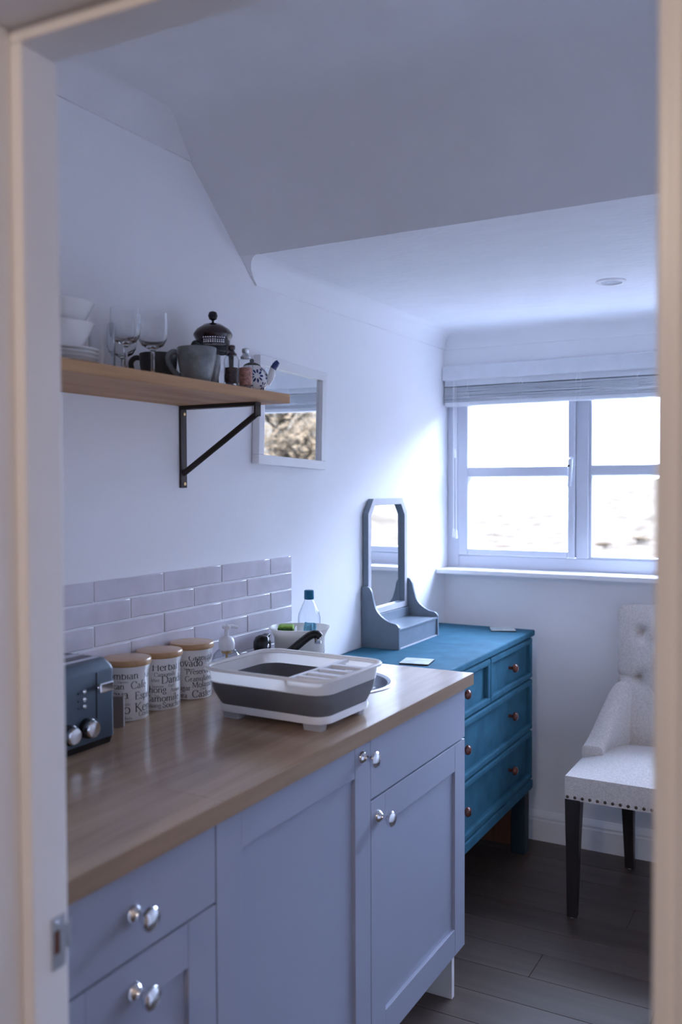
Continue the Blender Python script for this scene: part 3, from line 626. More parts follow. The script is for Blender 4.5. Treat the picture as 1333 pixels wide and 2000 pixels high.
for cy in (0.111, -0.045):
    sl_ = build('lever_slot', MB().box(TX - 0.001, cy - 0.0016, 0.058, TX + 0.0006, cy + 0.0016, 0.150), 'black', tr)
    build('lever', MB().box(TX, cy - 0.005, 0.121, TX + 0.020, cy + 0.005, 0.126).loft([[(TX + 0.018 + 0.010 * a, cy - 0.020 + 0.004 * abs(b), 0.1235 + 0.0095 * b) for a, b in ((0, -1), (1, -1), (1, 1), (0, 1))], [(TX + 0.018 + 0.010 * a, cy + 0.020, 0.1235 + 0.0095 * b) for a, b in ((0, -1), (1, -1), (1, 1), (0, 1))]]), 'chrome', sl_, bevel=0.002)
    for kk in (0,):
        kb = build('dial', MB().lathe([(0.0195, 0), (0.0195, 0.012), (0.017, 0.014)], (TX, cy - 0.030, 0.046), 28, 'x'), 'black', tr, smooth=True)
        build('dial_cap', MB().lathe([(0.0165, 0.013), (0.0165, 0.022), (0.0145, 0.0245), (0.001, 0.025)], (TX, cy - 0.030, 0.046), 28, 'x'), 'chrome', kb, smooth=True)
    if cy > 0:
        kb = build('dial', MB().lathe([(0.0195, 0), (0.0195, 0.012), (0.017, 0.014)], (TX, cy - 0.080, 0.044), 28, 'x'), 'black', tr, smooth=True)
        build('dial_cap', MB().lathe([(0.0165, 0.013), (0.0165, 0.022), (0.0145, 0.0245), (0.001, 0.025)], (TX, cy - 0.080, 0.044), 28, 'x'), 'chrome', kb, smooth=True)
    for z in (0.090, 0.104, 0.119):
        bt = build('button', MB().lathe([(0.0045, 0), (0.0045, 0.004), (0.003, 0.006), (0.0005, 0.0062)], (TX, cy - 0.036, z), 14, 'x'), 'chrome', tr, smooth=True)
        build('indicator', MB().lathe([(0.0016, 0), (0.0012, 0.0012), (0.0003, 0.0013)], (TX, cy - 0.050, z - 0.002), 8, 'x'), 'black', tr)

# small brown box between toaster and canister
bx = thing('small_box', 'small brown card box wedged between toaster and canister', 'box', (0.108, 1.474, WTZ1), radians(30))
build('carton', MB().box(-0.014, -0.008, 0, 0.014, 0.008, 0.066), 'cork', bx, bevel=0.001)
build('flap', MB().box(-0.014, -0.008, 0.0661, 0.014, 0.008, 0.0673), 'cork', bx)

# soap dispenser
so = thing('soap_dispenser', 'clear round soap bottle with white pump beside the tiles', 'soap dispenser', (0.085, 1.905, WTZ1))
build('bottle', MB().lathe([(0.034, 0), (0.038, 0.004), (0.038, 0.070), (0.034, 0.086), (0.024, 0.096), (0.016, 0.100)], n=32, cap1=False), 'clear', so, smooth=True)
build('liquid', MB().lathe([(0.034, 0.003), (0.036, 0.006), (0.036, 0.030), (0.001, 0.030)], n=28), 'clear', so, smooth=True)
build('collar', MB().lathe([(0.017, 0.096), (0.0205, 0.100), (0.0215, 0.112), (0.019, 0.124), (0.012, 0.131), (0.006, 0.133)], n=24), 'whiteplastic', so, smooth=True)
build('dip_tube', MB().lathe([(0.013, 0.088), (0.015, 0.097)], n=16).lathe([(0.003, 0.01), (0.003, 0.09)], n=8), 'soap', so, smooth=True)
build('pump', MB().lathe([(0.0055, 0.130), (0.0055, 0.150), (0.011, 0.152), (0.012, 0.157), (0.009, 0.160)], n=18).tube([(0, 0, 0.156), (0.010, 0.014, 0.156), (0.017, 0.026, 0.152)], [0.006, 0.005, 0.0038], 10), 'whiteplastic', so, smooth=True)

# sink caddy with its contents
cy_ = thing('sink_caddy', 'white plastic sink tidy basket in the counter corner', 'caddy', (0.122, 2.208, WTZ1), radians(28))
outer = [(0.052, 0.044, 0.026, 0.0), (0.066, 0.058, 0.04, 0.004), (0.069, 0.061, 0.042, 0.03), (0.072, 0.064, 0.046, 0.092), (0.081, 0.072, 0.056, 0.110), (0.086, 0.077, 0.062, 0.1165)]
inner = [(0.083, 0.074, 0.060, 0.1170), (0.070, 0.062, 0.044, 0.094), (0.066, 0.058, 0.04, 0.008)]
build('basket', MB().loft([rrect(a, b, r, z, 6) for a, b, r, z in outer + inner], True, True), 'milky', cy_, smooth=True)
hl = MB()
for row, z in enumerate((0.020, 0.032, 0.044, 0.056)):
    for k in range(9):
        y = -0.030 + k * 0.0075
        if abs(y) > 0.021 + 0.004 * (row > 1): continue
        hl.box(0.0660, y, z, 0.0708, y + 0.0036, z + 0.005)
build('drain_holes', hl, 'paleplastic', cy_, kind='stuff')
build('divider', MB().box(-0.0135, -0.052, 0.0085, -0.0115, 0.052, 0.112), 'whiteplastic', cy_)
gs = thing('sponge', 'lime green sponge sticking out of the sink tidy', 'sponge', (0.0840, 2.1945, WTZ1 + 0.010), radians(28))
build('sponge_body', MB().box(-0.022, -0.022, 0, 0.022, 0.024, 0.111), 'green', gs, bevel=0.004)
build('scourer', MB().box(-0.022, -0.030, 0, 0.022, -0.0225, 0.106), mat('dark_green_scourer', (0.05, 0.13, 0.02), 0.9, var=0.4, scale=120, bump=0.6), gs, bevel=0.001)
gs2 = thing('dish_cloth', 'crumpled pale blue dish cloth in the sink tidy', 'cloth', (0.1500, 2.2200, WTZ1 + 0.0145)); gs2.scale = (1.0, 1.0, 1.06)
mb = MB(); rg = []
for k in range(9):
    z = k / 8 * 0.105; ring_ = []
    for i in range(20):
        a = 2 * pi * i / 20; r = (0.022 + 0.006 * sin(3 * a + k * 0.7) + 0.003 * sin(5 * a - k)) * (1.0 if k < 6 else 1.0 - 0.13 * (k - 5))
        ring_.append((r * cos(a), 0.8 * r * sin(a), z + 0.004 * sin(2 * a + k)))
    rg.append(ring_)
build('cloth', mb.loft(rg), 'blue', gs2, smooth=True, sharp=80)
sb = thing('spray_bottle', 'clear washing up bottle with blue cap behind the sink tidy', 'bottle', (0.080, 2.331, WTZ1))
build('bottle', MB().lathe([(0.030, 0), (0.034, 0.003), (0.034, 0.125), (0.032, 0.137), (0.024, 0.156), (0.017, 0.171), (0.0135, 0.180), (0.0125, 0.184)], n=28, cap1=False), 'clear', sb, smooth=True)
build('liquid', MB().lathe([(0.031, 0.002), (0.0325, 0.004), (0.0325, 0.090), (0.001, 0.090)], n=24), mat('pale_green_liquid', (0.50, 0.70, 0.70), 0.2), sb, smooth=True)
build('cap', MB().lathe([(0.0138, 0.180), (0.0148, 0.182), (0.0145, 0.206), (0.0125, 0.208), (0.001, 0.208)], n=24), 'capblue', sb, smooth=True)

# ------------------------------------------------------------------ things on the shelf
SZ = 1.65 + 0.0226
def plate(i, z):
    t = thing('plate', '', 'plate', (0.165, 1.262, z), 0, 'stacked white plates on the shelf')
    build('dish', MB().lathe([(0.040, 0), (0.044, 0.0), (0.052, 0.005), (0.075, 0.010), (0.0755, 0.0115), (0.073, 0.0122), (0.050, 0.0075), (0.040, 0.004), (0.001, 0.004)], n=48), 'porcelain', t, smooth=True)
    return t
for i, lb in enumerate(('white plate at the bottom of the shelf stack', 'white plate second from the bottom of the shelf stack', 'white plate third from the bottom of the shelf stack', 'white plate on top of the shelf stack')):
    t = plate(i, SZ + i * 0.0078); t['label'] = lb
zb_ = SZ + 3 * 0.0078 + 0.0045
for i, lb in enumerate(('lower white bowl resting on the plates', 'upper white bowl nested in another bowl')):
    t = thing('bowl', lb, 'bowl', (0.165, 1.268, zb_ + i * 0.040), 0, 'white bowls on the plates')
    build('bowl_body', MB().lathe([(0.026, 0), (0.028, 0.0), (0.028, 0.004), (0.045, 0.022), (0.060, 0.050), (0.0635, 0.057), (0.0625, 0.058), (0.057, 0.050), (0.043, 0.024), (0.024, 0.008), (0.001, 0.007)], n=44), 'porcelain', t, smooth=True)
tm = thing('tumbler', 'clear straight glass tumbler beside the white plates', 'glass', (0.19, 1.352, SZ))
build('glass_body', MB().lathe([(0.024, 0), (0.025, 0.001), (0.0265, 0.100), (0.0255, 0.100), (0.0225, 0.008), (0.001, 0.007)], n=36), 'crystal', tm, smooth=True)
WG = [(0.030, 0), (0.031, 0.001), (0.028, 0.0025), (0.008, 0.006), (0.0042, 0.012), (0.0036, 0.040), (0.0042, 0.058), (0.010, 0.0635), (0.022, 0.070), (0.0292, 0.082), (0.0315, 0.098), (0.0312, 0.115), (0.0298, 0.138), (0.0291, 0.138), (0.0303, 0.115), (0.0305, 0.098), (0.0283, 0.0835), (0.0215, 0.073), (0.010, 0.0675), (0.001, 0.0665)]
wg = thing('wine_glass', 'nearest stemmed wine glass at the shelf front, beside the tumbler', 'wine glass', (0.190, 1.420, SZ), 0, 'stemmed wine glasses on the shelf')
build('bowl_and_stem', MB().lathe([(r, h) for r, h in WG], n=40), 'crystal', wg, smooth=True)
dup(wg, (0.200, 1.492, SZ), 0, 'stemmed wine glass at the shelf front, closest to the grey mug')
dup(wg, (0.062, 1.552, SZ), 0, 'stemmed wine glass at the back against the wall')
def mug(loc, rz, label, m='stoneware'):
    t = thing('mug', label, 'mug', loc, rz, 'stoneware mugs on the shelf')
    build('cup', MB().lathe([(0.026, 0), (0.029, 0.001), (0.036, 0.020), (0.0425, 0.055), (0.0440, 0.080), (0.0432, 0.0815), (0.0415, 0.080), (0.040, 0.055), (0.034, 0.022), (0.022, 0.008), (0.001, 0.007)], n=40), m, t, smooth=True)
    hp = smoothpts([(0.040, 0, 0.072), (0.055, 0, 0.074), (0.066, 0, 0.064), (0.063, 0, 0.045), (0.050, 0, 0.028), (0.035, 0, 0.017)], 4)
    build('handle', MB().tube(hp, [0.0075] + [0.0062] * (len(hp) - 2) + [0.008], 10), m, t, smooth=True)
    return t
mug((0.215, 1.622, SZ), radians(-158), 'speckled grey mug with handle at the shelf front')
mug((0.150, 1.728, SZ), radians(130), 'speckled grey mug standing behind the front grey mug')
mug((0.080, 1.652, SZ), radians(-158), 'dark mug in the shade behind the wine glasses', 'darkstone')
# french press
fp = thing('french_press', 'black cafetiere with domed lid standing behind the grey mug', 'coffee press', (0.090, 1.850, SZ)); fp.scale = (1.03, 1.03, 1.10)
build('lid', MB().lathe([(0.030, 0.118), (0.040, 0.124), (0.048, 0.138), (0.0475, 0.142), (0.040, 0.152), (0.022, 0.163), (0.004, 0.167)], n=36), 'coffeered', fp, smooth=True)
build('plunger_knob', MB().lathe([(0.003, 0.165), (0.003, 0.172), (0.009, 0.175), (0.0118, 0.183), (0.009, 0.191), (0.001, 0.194)], n=24), 'black', fp, smooth=True)
fl = MB()
for a in range(-2, 8):
    for z in range(4):
        an = -1.25 + a * 0.135; fl.add([((0.0435 if z > 1 else 0.041) * cos(an + da), (0.0435 if z > 1 else 0.041) * sin(an + da), 0.118 + z * 0.0048 + dz) for da, dz in ((0, 0), (0.08, 0), (0.08, 0.0032), (0, 0.0032))], [(0, 1, 2, 3)])
build('strainer_screen', MB().lathe([(0.040, 0.116), (0.0425, 0.137)], n=36, cap0=False, cap1=False), 'black', fp, smooth=True)
build('strainer_holes', fl, 'chrome', fp, kind='stuff')
build('glass_beaker', MB().lathe([(0.040, 0.010), (0.0405, 0.012), (0.0405, 0.122)], n=36, cap1=False), 'glass', fp, smooth=True)
fr_ = MB().lathe([(0.0415, 0.098), (0.046, 0.098), (0.046, 0.110), (0.0415, 0.110), (0.0415, 0.098)], n=36, cap0=False, cap1=False)
for a in (-0.75, 0.75, 2.4, -2.4):
    ca, sa = cos(a), sin(a)
    fr_.tube([(0.044 * ca, 0.044 * sa, 0.10), (0.0445 * ca, 0.0445 * sa, 0.05), (0.043 * ca, 0.043 * sa, 0.0)], [0.007, 0.005, 0.006], 8)
fr_.lathe([(0.036, 0.004), (0.045, 0.004), (0.045, 0.014), (0.036, 0.014)], n=36)
build('frame', fr_, 'black', fp, smooth=True)
hp = smoothpts([(0.0, 0.044, 0.108), (0.0, 0.070, 0.112), (0.0, 0.078, 0.095), (0.0, 0.072, 0.04), (0.0, 0.055, 0.018)], 4)
build('handle', MB().tube([(-p[0] - 0.0, -p[1], p[2]) for p in hp], 0.007, 10), 'black', fp, smooth=True)
# mills
def mill(loc, label, fill, capm, hz):
    t = thing('spice_mill', label, 'spice mill', loc, 0, 'glass spice mills on the shelf')
    build('glass_body', MB().lathe([(0.017, 0), (0.0185, 0.001), (0.0185, 0.008), (0.0175, 0.012), (0.0175, 0.050), (0.0182, 0.056), (0.0165, 0.066), (0.011, 0.074)], n=28, cap1=False), 'glass', t, smooth=True)
    build('spice', MB().lathe([(0.014, 0.010), (0.0155, 0.012), (0.0155, hz), (0.001, hz + 0.002)], n=20), fill, t, smooth=True)
    build('grinder_cap', MB().lathe([(0.012, 0.072), (0.0125, 0.076), (0.0085, 0.080), (0.006, 0.084), (0.0085, 0.087), (0.0085, 0.094), (0.006, 0.096), (0.001, 0.0965)], n=24), capm, t, smooth=True)
mill((0.250, 1.706, SZ), 'pepper mill with dark peppercorns beside the grey mug', 'pepper', 'coffeered', 0.044)
mill((0.250, 1.762, SZ), 'salt mill with pink salt beside the flowered teapot', 'salt', 'steel', 0.050)
# teapot
tpot = thing('teapot', 'little white teapot with blue flowers at the shelf end', 'teapot', (0.198, 1.864, SZ), radians(28)); tpot.scale = (0.95, 0.95, 0.95)
TP = [(0.022, 0), (0.026, 0.001), (0.036, 0.014), (0.0425, 0.032), (0.041, 0.050), (0.032, 0.066), (0.022, 0.0725), (0.021, 0.074)]
build('pot', MB().lathe(TP, n=44), 'porcelain', tpot, smooth=True)
build('lid', MB().lathe([(0.0225, 0.0735), (0.020, 0.077), (0.012, 0.081), (0.005, 0.083), (0.006, 0.088), (0.003, 0.092), (0.0005, 0.0925)], n=28), 'darkstone', tpot, smooth=True)
hp = smoothpts([(-0.034, 0, 0.060), (-0.055, 0, 0.066), (-0.066, 0, 0.048), (-0.060, 0, 0.026), (-0.038, 0, 0.016)], 5)
build('handle', MB().tube(hp, 0.0062, 10), 'peri', tpot, smooth=True)
hp = smoothpts([(0.036, 0, 0.030), (0.050, 0, 0.046), (0.055, 0, 0.066), (0.066, 0, 0.082)], 5)
spo = build('spout', MB().tube(hp, [0.013, 0.0125, 0.012, 0.011, 0.0105, 0.010, 0.0095, 0.009, 0.0085, 0.008, 0.0078, 0.0075, 0.0072, 0.007, 0.0068, 0.0066][:len(hp)], 12), 'porcelain', tpot, smooth=True)
build('spout_tip', MB().tube([hp[-6], hp[-3], hp[-1], (0.069, 0, 0.0845)], [0.0086, 0.0086, 0.0074, 0.0056], 12), 'peri', tpot, smooth=True)
def pot_r(z):
    for (r0, h0), (r1, h1) in zip(TP, TP[1:]):
        if h0 <= z <= h1 and h1 > h0: return r0 + (r1 - r0) * (z - h0) / (h1 - h0)
    return TP[-1][0]
fm = MB()
def dab(an, z, lx, lz, rot, n=10):
    pts = []
    for i in range(n):
        a = 2 * pi * i / n; u, v = lx * cos(a), lz * sin(a)
        u, v = u * cos(rot) - v * sin(rot), u * sin(rot) + v * cos(rot)
        zz = z + v; r = pot_r(zz) + 0.0012; b = an + u / r
        pts.append((r * cos(b), r * sin(b), zz))
    r = pot_r(z) + 0.0014; pts.append((r * cos(an), r * sin(an), z))
    fm.add(pts, [(i, (i + 1) % n, n) for i in range(n)])
for an in (-1.15, -2.2, -0.1):
    for k in range(9):
        a = 2 * pi * k / 9; dab(an + 0.0125 * cos(a) / 0.041, 0.044 + 0.0125 * sin(a), 0.0026, 0.0058, a - pi / 2)
for an in (-0.62, -1.7, -2.75):
    for k in range(6):
        a = 2 * pi * k / 6; dab(an + 0.0075 * cos(a) / 0.036, 0.019 + 0.0075 * sin(a), 0.0022, 0.0042, a - pi / 2)
    for k in range(3): dab(an + (k - 1) * 0.16, 0.060 + 0.004 * (k % 2), 0.0028, 0.0036, 0.4)
build('flower_print', fm, 'peri', tpot, kind='stuff')

# ------------------------------------------------------------------ chest of drawers
DZ = 0.878; DX = 0.425; DY0, DY1 = 2.485, 3.468
cd_ = thing('chest_of_drawers', 'teal blue painted chest of drawers below the window', 'chest of drawers', (0, 0, 0))
build('top', MB().box(0.004, DY0 - 0.006, DZ - 0.024, DX + 0.008, DY1 + 0.004, DZ), 'teal', cd_, bevel=0.006, seg=3)
build('carcass', MB().box(0.01, DY0, 0.262, DX - 0.022, DY1, DZ - 0.025), 'teal', cd_, bevel=0.002)
build('bottom_rail', MB().box(DX - 0.03, DY0, 0.250, DX + 0.002, DY1, 0.286), 'teal', cd_, bevel=0.006, seg=3)
def drawer(y0, y1, z0, z1, ks):
    o = build('drawer', MB().box(DX - 0.0215, y0 + 0.02, z0 + 0.018, DX - 0.016, y1 - 0.02, z1 - 0.018), 'teal', cd_)
    fr = MB(); w = 0.024
    def bar(a, b, c, d_):  # mitred half-round moulding bars
        fr.box(DX - 0.02, a, b, DX + 0.001, c, d_)
    build('moulding', MB().box(DX - 0.02, y0, z0, DX + 0.001, y1, z0 + w), 'teal', o, bevel=0.007, seg=3)
    build('moulding', MB().box(DX - 0.02, y0, z1 - w, DX + 0.001, y1, z1), 'teal', o, bevel=0.007, seg=3)
    build('moulding', MB().box(DX - 0.02, y0, z0 + w - 0.004, DX + 0.0, y0 + w, z1 - w + 0.004), 'teal', o, bevel=0.005, seg=3)
    build('moulding', MB().box(DX - 0.02, y1 - w, z0 + w - 0.004, DX + 0.0, y1, z1 - w + 0.004), 'teal', o, bevel=0.005, seg=3)
    for y, z in ks:
        build('knob', MB().lathe([(0.006, 0), (0.006, 0.013), (0.009, 0.016), (0.0155, 0.020), (0.0165, 0.026), (0.013, 0.032), (0.006, 0.035), (0.0005, 0.0355)], (DX - 0.016, y, z), 24, 'x'), 'knobwood', o, smooth=True)
ym = 2.978
drawer(DY0 + 0.004, ym - 0.002, 0.690, 0.848, [(2.735, 0.772)])
drawer(ym + 0.002, DY1 - 0.004, 0.690, 0.848, [(3.222, 0.770)])
drawer(DY0 + 0.004, DY1 - 0.004, 0.487, 0.685, [(2.735, 0.592), (3.222, 0.590)])
drawer(DY0 + 0.004, DY1 - 0.004, 0.290, 0.482, [(2.735, 0.390), (3.222, 0.388)])
for x, y in ((DX - 0.068, DY1 - 0.062), (DX - 0.068, DY0 + 0.004), (0.012, DY1 - 0.062), (0.012, DY0 + 0.004)):
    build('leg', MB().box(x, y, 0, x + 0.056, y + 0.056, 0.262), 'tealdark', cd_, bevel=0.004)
build('side_board', MB().box(0.068, DY1 - 0.058, 0.03, DX - 0.07, DY1 - 0.036, 0.262), 'redwood', cd_, label='unpainted red brown wood under the chest')

# dressing mirror on the chest
vm = thing('dressing_mirror', 'grey painted tabletop mirror with chamfered top on the chest', 'mirror', (0, 2.818, DZ))
VW = 0.355
sprof = smoothpts([(0.0, 0.212), (0.028, 0.213), (0.042, 0.198), (0.050, 0.165), (0.062, 0.132), (0.085, 0.108), (0.112, 0.094), (0.138, 0.088), (0.149, 0.076)], 4)
sp_ = [(0.004, 0.0), (0.150, 0.0)] + [(max(x, 0.004), z) for x, z in sprof[::-1]]
for y in (0.0, VW - 0.012):
    build('side_panel', MB().prism(sp_, 'y', y, y + 0.012), 'greyteal', vm, bevel=0.001, seg=1)
build('box_top', MB().box(0.024, 0.0122, 0.064, 0.148, VW - 0.0122, 0.071), 'greyteal', vm, bevel=0.001)
build('back_rail', MB().box(0.006, 0.0122, 0.0, 0.030, VW - 0.0122, 0.105), 'greyteal', vm, bevel=0.001)
dv = build('drawer', MB().box(0.03, 0.014, 0.004, 0.143, VW - 0.014, 0.0635), 'greyteal', vm, bevel=0.0012)
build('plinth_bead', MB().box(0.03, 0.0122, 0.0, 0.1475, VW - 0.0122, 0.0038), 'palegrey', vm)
def octo(y0, y1, z0, z1, cy, cz): return [(y0, z0), (y1, z0), (y1, z1 - cz), (y1 - cy, z1), (y0 + cy, z1), (y0, z1 - cz)]
MO = octo(0.0135, VW - 0.0135, 0.106, 0.521, 0.042, 0.052); MI = octo(0.037, VW - 0.037, 0.128, 0.498, 0.032, 0.040)
n = 6; mf = MB()
for xa, xb in ((0.003, 0.024),):
    V = [(xb, *p) for p in MO] + [(xb, *p) for p in MI] + [(xa, *p) for p in MO] + [(xa, *p) for p in MI]
    Fs = []
    for i in range(n):
        j = (i + 1) % n
        Fs += [(i, j, n + j, n + i), (j, i, 2 * n + i, 2 * n + j), (n + i, n + j, 3 * n + j, 3 * n + i), (2 * n + j, 2 * n + i, 3 * n + i, 3 * n + j)]
    mf.add(V, Fs)
mfo = build('mirror_frame', mf, 'greyteal', vm, bevel=0.0012)
V = [(0.0246, *p) for p in octo(0.0145, VW - 0.0145, 0.107, 0.520, 0.042, 0.052)] + [(0.0246, *p) for p in octo(0.036, VW - 0.036, 0.127, 0.499, 0.032, 0.040)]
V += [(0.0236, p[1], p[2]) for p in V]
Fs = []
for i in range(n):
    j = (i + 1) % n
    Fs += [(i, j, n + j, n + i), (j, i, 2 * n + i, 2 * n + j), (n + i, n + j, 3 * n + j, 3 * n + i)]
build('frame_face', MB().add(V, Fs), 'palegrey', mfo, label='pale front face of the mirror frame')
build('mirror_glass', MB().prism(MI, 'x', 0.006, 0.010), 'mirror', vm)

# coasters
def coaster(loc, rz, label, s=0.048):
    t = thing('coaster', label, 'coaster', loc, rz, 'square coasters on the chest')
    build('cork_base', MB().loft([rrect(s, s, 0.006, 0.0, 3), rrect(s, s, 0.006, 0.004, 3)]), 'iron', t)
    build('printed_face', MB().loft([rrect(s - 0.001, s - 0.001, 0.006, 0.0041, 3), rrect(s - 0.001, s - 0.001, 0.006, 0.0052, 3)]), 'coaster', t)
coaster((0.292, 2.650, DZ), radians(10), 'square coaster on the chest, close to the worktop end')
coaster((0.322, 3.405, DZ), radians(24), 'square coaster on the far corner of the chest, under the window')

# ------------------------------------------------------------------ dining chair
ch = thing('dining_chair', 'linen upholstered chair with studded seat and dark legs', 'chair', (0.940, 2.965, 0))
SW = 0.257
def leg(x, y, dx, dy, z1, w1=0.026, w0=0.016):
    m_ = MB(); rings = [[(x + dx * t + sx * w, y + dy * t + sy * w, z) for sx, sy in ((1, 1), (-1, 1), (-1, -1), (1, -1))] for t, w, z in ((0, w0, 0.003), (0.55, (w0 * 0.45 + w1 * 0.55), 0.25), (1, w1, z1))]
    o = build('leg', m_.loft(rings), 'darkleg', ch, bevel=0.003)
    build('glide', MB().lathe([(0.010, 0), (0.010, 0.0032)], (x, y, 0), 12), 'whiteplastic', o)
for s in (-1, 1):
    leg(s * (SW - 0.024), 0.028, s * -0.004, 0.0, 0.405)
    leg(s * (SW - 0.115), 0.515, s * 0.008, -0.03, 0.42)
# seat: crowned cushion
mb = MB(); NX, NY = 16, 14
def seat_z(u, v):
    return 0.481 + 0.042 * (1 - u * u) * (1 - v * v) ** 0.8 if abs(v) < 1 else 0.481
top = [[(u * (SW - 0.004 * (abs(u) > 0.99)), 0.235 + v * 0.232, seat_z(u, v)) for u in [-1 + 2 * i / NX for i in range(NX + 1)]] for v in [-1 + 2 * j / NY for j in range(NY + 1)]]
V = [p for r in top for p in r]; Fs = [(j * (NX + 1) + i, j * (NX + 1) + i + 1, (j + 1) * (NX + 1) + i + 1, (j + 1) * (NX + 1) + i) for j in range(NY) for i in range(NX)]
mb.add(V, Fs)
per = [top[0][i] for i in range(NX + 1)] + [top[j][NX] for j in range(1, NY + 1)] + [top[NY][i] for i in range(NX - 1, -1, -1)] + [top[j][0] for j in range(NY - 1, 0, -1)]
mb.loft([[(p[0], p[1], 0.402) for p in per], [(p[0] * 1.006, 0.235 + (p[1] - 0.235) * 1.006, 0.45) for p in per], [(p[0], p[1], p[2]) for p in per]], True, False)
seat = build('seat', mb, 'linen', ch, smooth=True, sharp=60)
for k in range(21):
    x = -SW + 0.012 + k * (2 * SW - 0.024) / 20
    build('nail_head', MB().lathe([(0.0055, 0), (0.0048, -0.0022), (0.0028, -0.0036), (0.0004, -0.004)], (x, 0.0025, 0.412), 10, 'y').flip(), 'nail', seat, smooth=True)
# back: tufted pad
BW = 0.190; BZ0, BZ1 = 0.470, 1.000
btn = [(-0.105, 0.90), (0.105, 0.90), (0.0, 0.835), (-0.105, 0.735), (0.105, 0.735), (0.0, 0.66), (0.0, 0.955)]
pleats = [((-0.105, 0.90), (0.0, 0.835)), ((0.105, 0.90), (0.0, 0.835)), ((-0.105, 0.735), (0.0, 0.835)), ((0.105, 0.735), (0.0, 0.835)), ((-0.105, 0.735), (0.0, 0.66)), ((0.105, 0.735), (0.0, 0.66)), ((-0.105, 0.90), (0.0, 0.955)), ((0.105, 0.90), (0.0, 0.955))]
def back_front(u, z):
    x = u * (BW - 0.012 * (1 - (z - BZ0) / (BZ1 - BZ0)))
    y = 0.462 + 0.045 * (z - BZ0) / (BZ1 - BZ0)
    bulge = 0.030 * (1 - abs(u) ** 4) * (1 - abs((z - 0.735) / 0.266) ** 6)
    for bxx, bzz in btn:
        d2 = ((x - bxx) ** 2 + (z - bzz) ** 2); bulge -= 0.034 * math.exp(-d2 / 0.0005)
        if abs(z - bzz) < 0.03: bulge -= 0.0 
    bulge -= 0.016 * math.exp(-((z - 0.735) / 0.007) ** 2) * (1 if abs(x) > 0.1 else 0.0)
    for (ax, az), (cx_, cz_) in pleats:
        vx, vz = cx_ - ax, cz_ - az; t = max(0, min(1, ((x - ax) * vx + (z - az) * vz) / (vx * vx + vz * vz)))
        d2 = (x - ax - vx * t) ** 2 + (z - az - vz * t) ** 2; bulge -= 0.009 * math.exp(-d2 / 0.00006)
    return (x, y - bulge, z)
NU, NV = 30, 40
us = [-1 + 2 * i / NU for i in range(NU + 1)]; zs = [BZ0 + (BZ1 - BZ0) * j / NV for j in range(NV + 1)]
mb = MB()
def crn(u, z):
    x, y, zz = back_front(u, z)
    k = max(0.0, (zz - 0.96) / 0.04); x *= 1 - 0.05 * k * k * abs(u) ** 4
    if zz > 0.985: zz = zz - 0.012 * abs(u) ** 6
    return (x, y, zz)
fv = [crn(u, z) for z in zs for u in us]
bv = [(p[0], 0.512 + 0.055 * (p[2] - BZ0) / (BZ1 - BZ0), p[2]) for p in fv]
nn = NU + 1
Fs = [(j * nn + i, j * nn + i + 1, (j + 1) * nn + i + 1, (j + 1) * nn + i) for j in range(NV) for i in range(NU)]
o_ = len(fv)
Fb = [tuple(o_ + q for q in f[::-1]) for f in Fs]
rim = [i for i in range(nn)] + [j * nn + NU for j in range(1, NV + 1)] + [NV * nn + i for i in range(NU - 1, -1, -1)] + [j * nn for j in range(NV - 1, 0, -1)]
Fr = [(rim[i], o_ + rim[i], o_ + rim[(i + 1) % len(rim)], rim[(i + 1) % len(rim)]) for i in range(len(rim))]
mb.add(fv + bv, Fs + Fb + Fr)
bk = build('backrest', mb, 'linen', ch, smooth=True, sharp=70)
for bxx, bzz in btn:
    p = back_front(bxx / (BW - 0.012 * (1 - (bzz - BZ0) / (BZ1 - BZ0))), bzz)
    build('button', MB().lathe([(0.008, 0.0), (0.007, -0.004), (0.003, -0.006), (0.0005, -0.0062)], (p[0], p[1] + 0.002, p[2]), 12, 'y').flip(), 'linen', bk, smooth=True)
# wings sweeping from the back to the seat sides
for s in (-1, 1):
    path = smoothpts([(0.100, 0.492, 0.700), (0.140, 0.478, 0.720), (0.170, 0.450, 0.700), (0.190, 0.400, 0.640), (0.204, 0.330, 0.582), (0.212, 0.270, 0.545), (0.217, 0.225, 0.528)], 4)
    rings = []
    for i, (x, y, zt) in enumerate(path):
        t = i / (len(path) - 1); hw = 0.040 - 0.003 * t; zb = 0.470 + 0.010 * t
        rg_ = []
        for k in range(16):
            a = 2 * pi * k / 16
            ca, sa = cos(a), sin(a)
            px = hw * (abs(ca) ** 0.5) * (1 if ca > 0 else -1); pz = (abs(sa) ** 0.5) * (1 if sa > 0 else -1)
            rg_.append((s * (x + px), y, (zt + zb) / 2 + (zt - zb) / 2 * pz))
        rings.append(rg_ if s > 0 else rg_)
    mbw = MB().loft(rings)
    if s > 0: mbw.flip()
    build('arm_wing', mbw, 'linen', ch, smooth=True, sharp=50)

# wall socket behind the chair
sk_ = thing('wall_socket', 'grey wall socket on the far wall behind the chair', 'socket', (0.697, D, 0.426))
build('plate', MB().box(-0.073, -0.010, -0.043, 0.073, 0.0, 0.043), 'socket', sk_, bevel=0.004)
for x in (-0.035, 0.035):
    build('switch', MB().box(x - 0.006, -0.013, 0.012, x + 0.006, -0.0101, 0.028), 'whiteplastic', sk_)

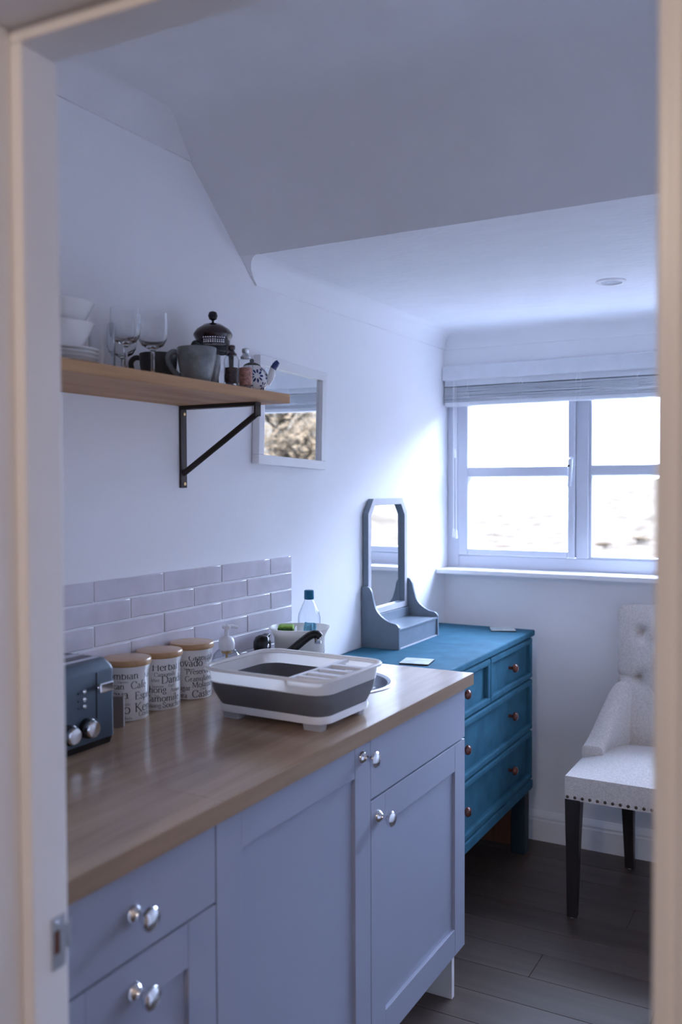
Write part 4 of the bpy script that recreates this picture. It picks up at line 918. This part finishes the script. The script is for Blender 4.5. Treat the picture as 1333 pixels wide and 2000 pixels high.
# ------------------------------------------------------------------ outside: dry hillside
def hill_z(x, y):
    d = max(0.0, y - 5)
    az = math.atan2(x - 0.5, y - 2)
    k = 1 / (1 + math.exp(-(az - 0.28) * 9))
    base = -2.4 + d * 0.055 if d < 70 else -2.4 + 70 * 0.055 + (d - 70) * 0.01
    return base + k * min(d, 45) * 0.42 + 0.12 * sin(x * 0.6) * cos(y * 0.45)
mb = MB(); xs = [-60 + i * 2.2 for i in range(66)]; ys = [4.2 + 0.5 * i + 0.028 * i * i for i in range(60)]
V = [(x, y, hill_z(x, y)) for y in ys for x in xs]; nx = len(xs)
mb.add(V, [(j * nx + i, j * nx + i + 1, (j + 1) * nx + i + 1, (j + 1) * nx + i) for j in range(len(ys) - 1) for i in range(nx - 1)])
struct('hillside', mb, 'grass', smooth=True)
def bush_mesh(seed):
    rr = random.Random(seed); tw = MB(); lf = MB()
    def grow(p, d, L, r, lev):
        q = p + d * L
        tw.tube([p, (p + q) / 2 + Vector((rr.uniform(-1, 1), rr.uniform(-1, 1), 0)) * L * 0.06, q], [r, r * 0.8, r * 0.6], 5)
        if lev == 0:
            for _ in range(10):
                c = q + Vector((rr.gauss(0, 1), rr.gauss(0, 1), rr.gauss(0, 1))) * 0.22
                a = Vector((rr.gauss(0, 1), rr.gauss(0, 1), rr.gauss(0, 1))).normalized() * 0.07; b = a.orthogonal().normalized() * 0.04
                lf.add([c - a, c + b, c + a, c - b], [(0, 1, 2, 3)])
            return
        for _ in range(4):
            e = (d + Vector((rr.uniform(-1, 1), rr.uniform(-1, 1), rr.uniform(-0.3, 0.7))) * 0.75).normalized()
            grow(q - d * L * rr.uniform(0, 0.4), e, L * rr.uniform(0.6, 0.8), r * 0.6, lev - 1)
    for _ in range(3):
        grow(Vector((rr.uniform(-.2, .2), rr.uniform(-.2, .2), -0.1)), Vector((rr.uniform(-.4, .4), rr.uniform(-.4, .4), 1)).normalized(), 1.0, 0.06, 3)
    return tw, lf
protos = []
spots = [(6.3, 12.4, 0.75), (8.0, 14.6, 0.9), (6.2, 17.6, 0.9), (10.4, 17.6, 1.1), (11.6, 22.5, 1.3), (8.4, 22.0, 1.2), (15.0, 25.0, 1.5), (-5.6, 32.0, 0.13), (-4.7, 33.0, 0.16), (-3.8, 33.6, 0.12)]
for i, (x, y, s) in enumerate(spots):
    if i < 3:
        t = thing('bush', 'bare tan winter bush on the dry hillside outside', 'bush', (x, y, hill_z(x, y)), 0, 'winter bushes on the hillside')
        a, b = bush_mesh(i + 3)
        build('branches', a, 'twig', t, smooth=True); build('foliage', b, 'deadleaf', t, kind='stuff')
        protos.append(t); t.scale = (s, s, s)
    else:
        t = copy_tree(protos[i % 3]); t.location = (x, y, hill_z(x, y)); t.rotation_euler = (0, 0, i * 1.7); t.scale = (s, s, s)
        if i > 6: t.scale = (s * 1.8, s * 1.8, s * 0.7); t['label'] = 'low dark tuft far down the dry field outside'; t['group'] = 'low tufts on the far field'
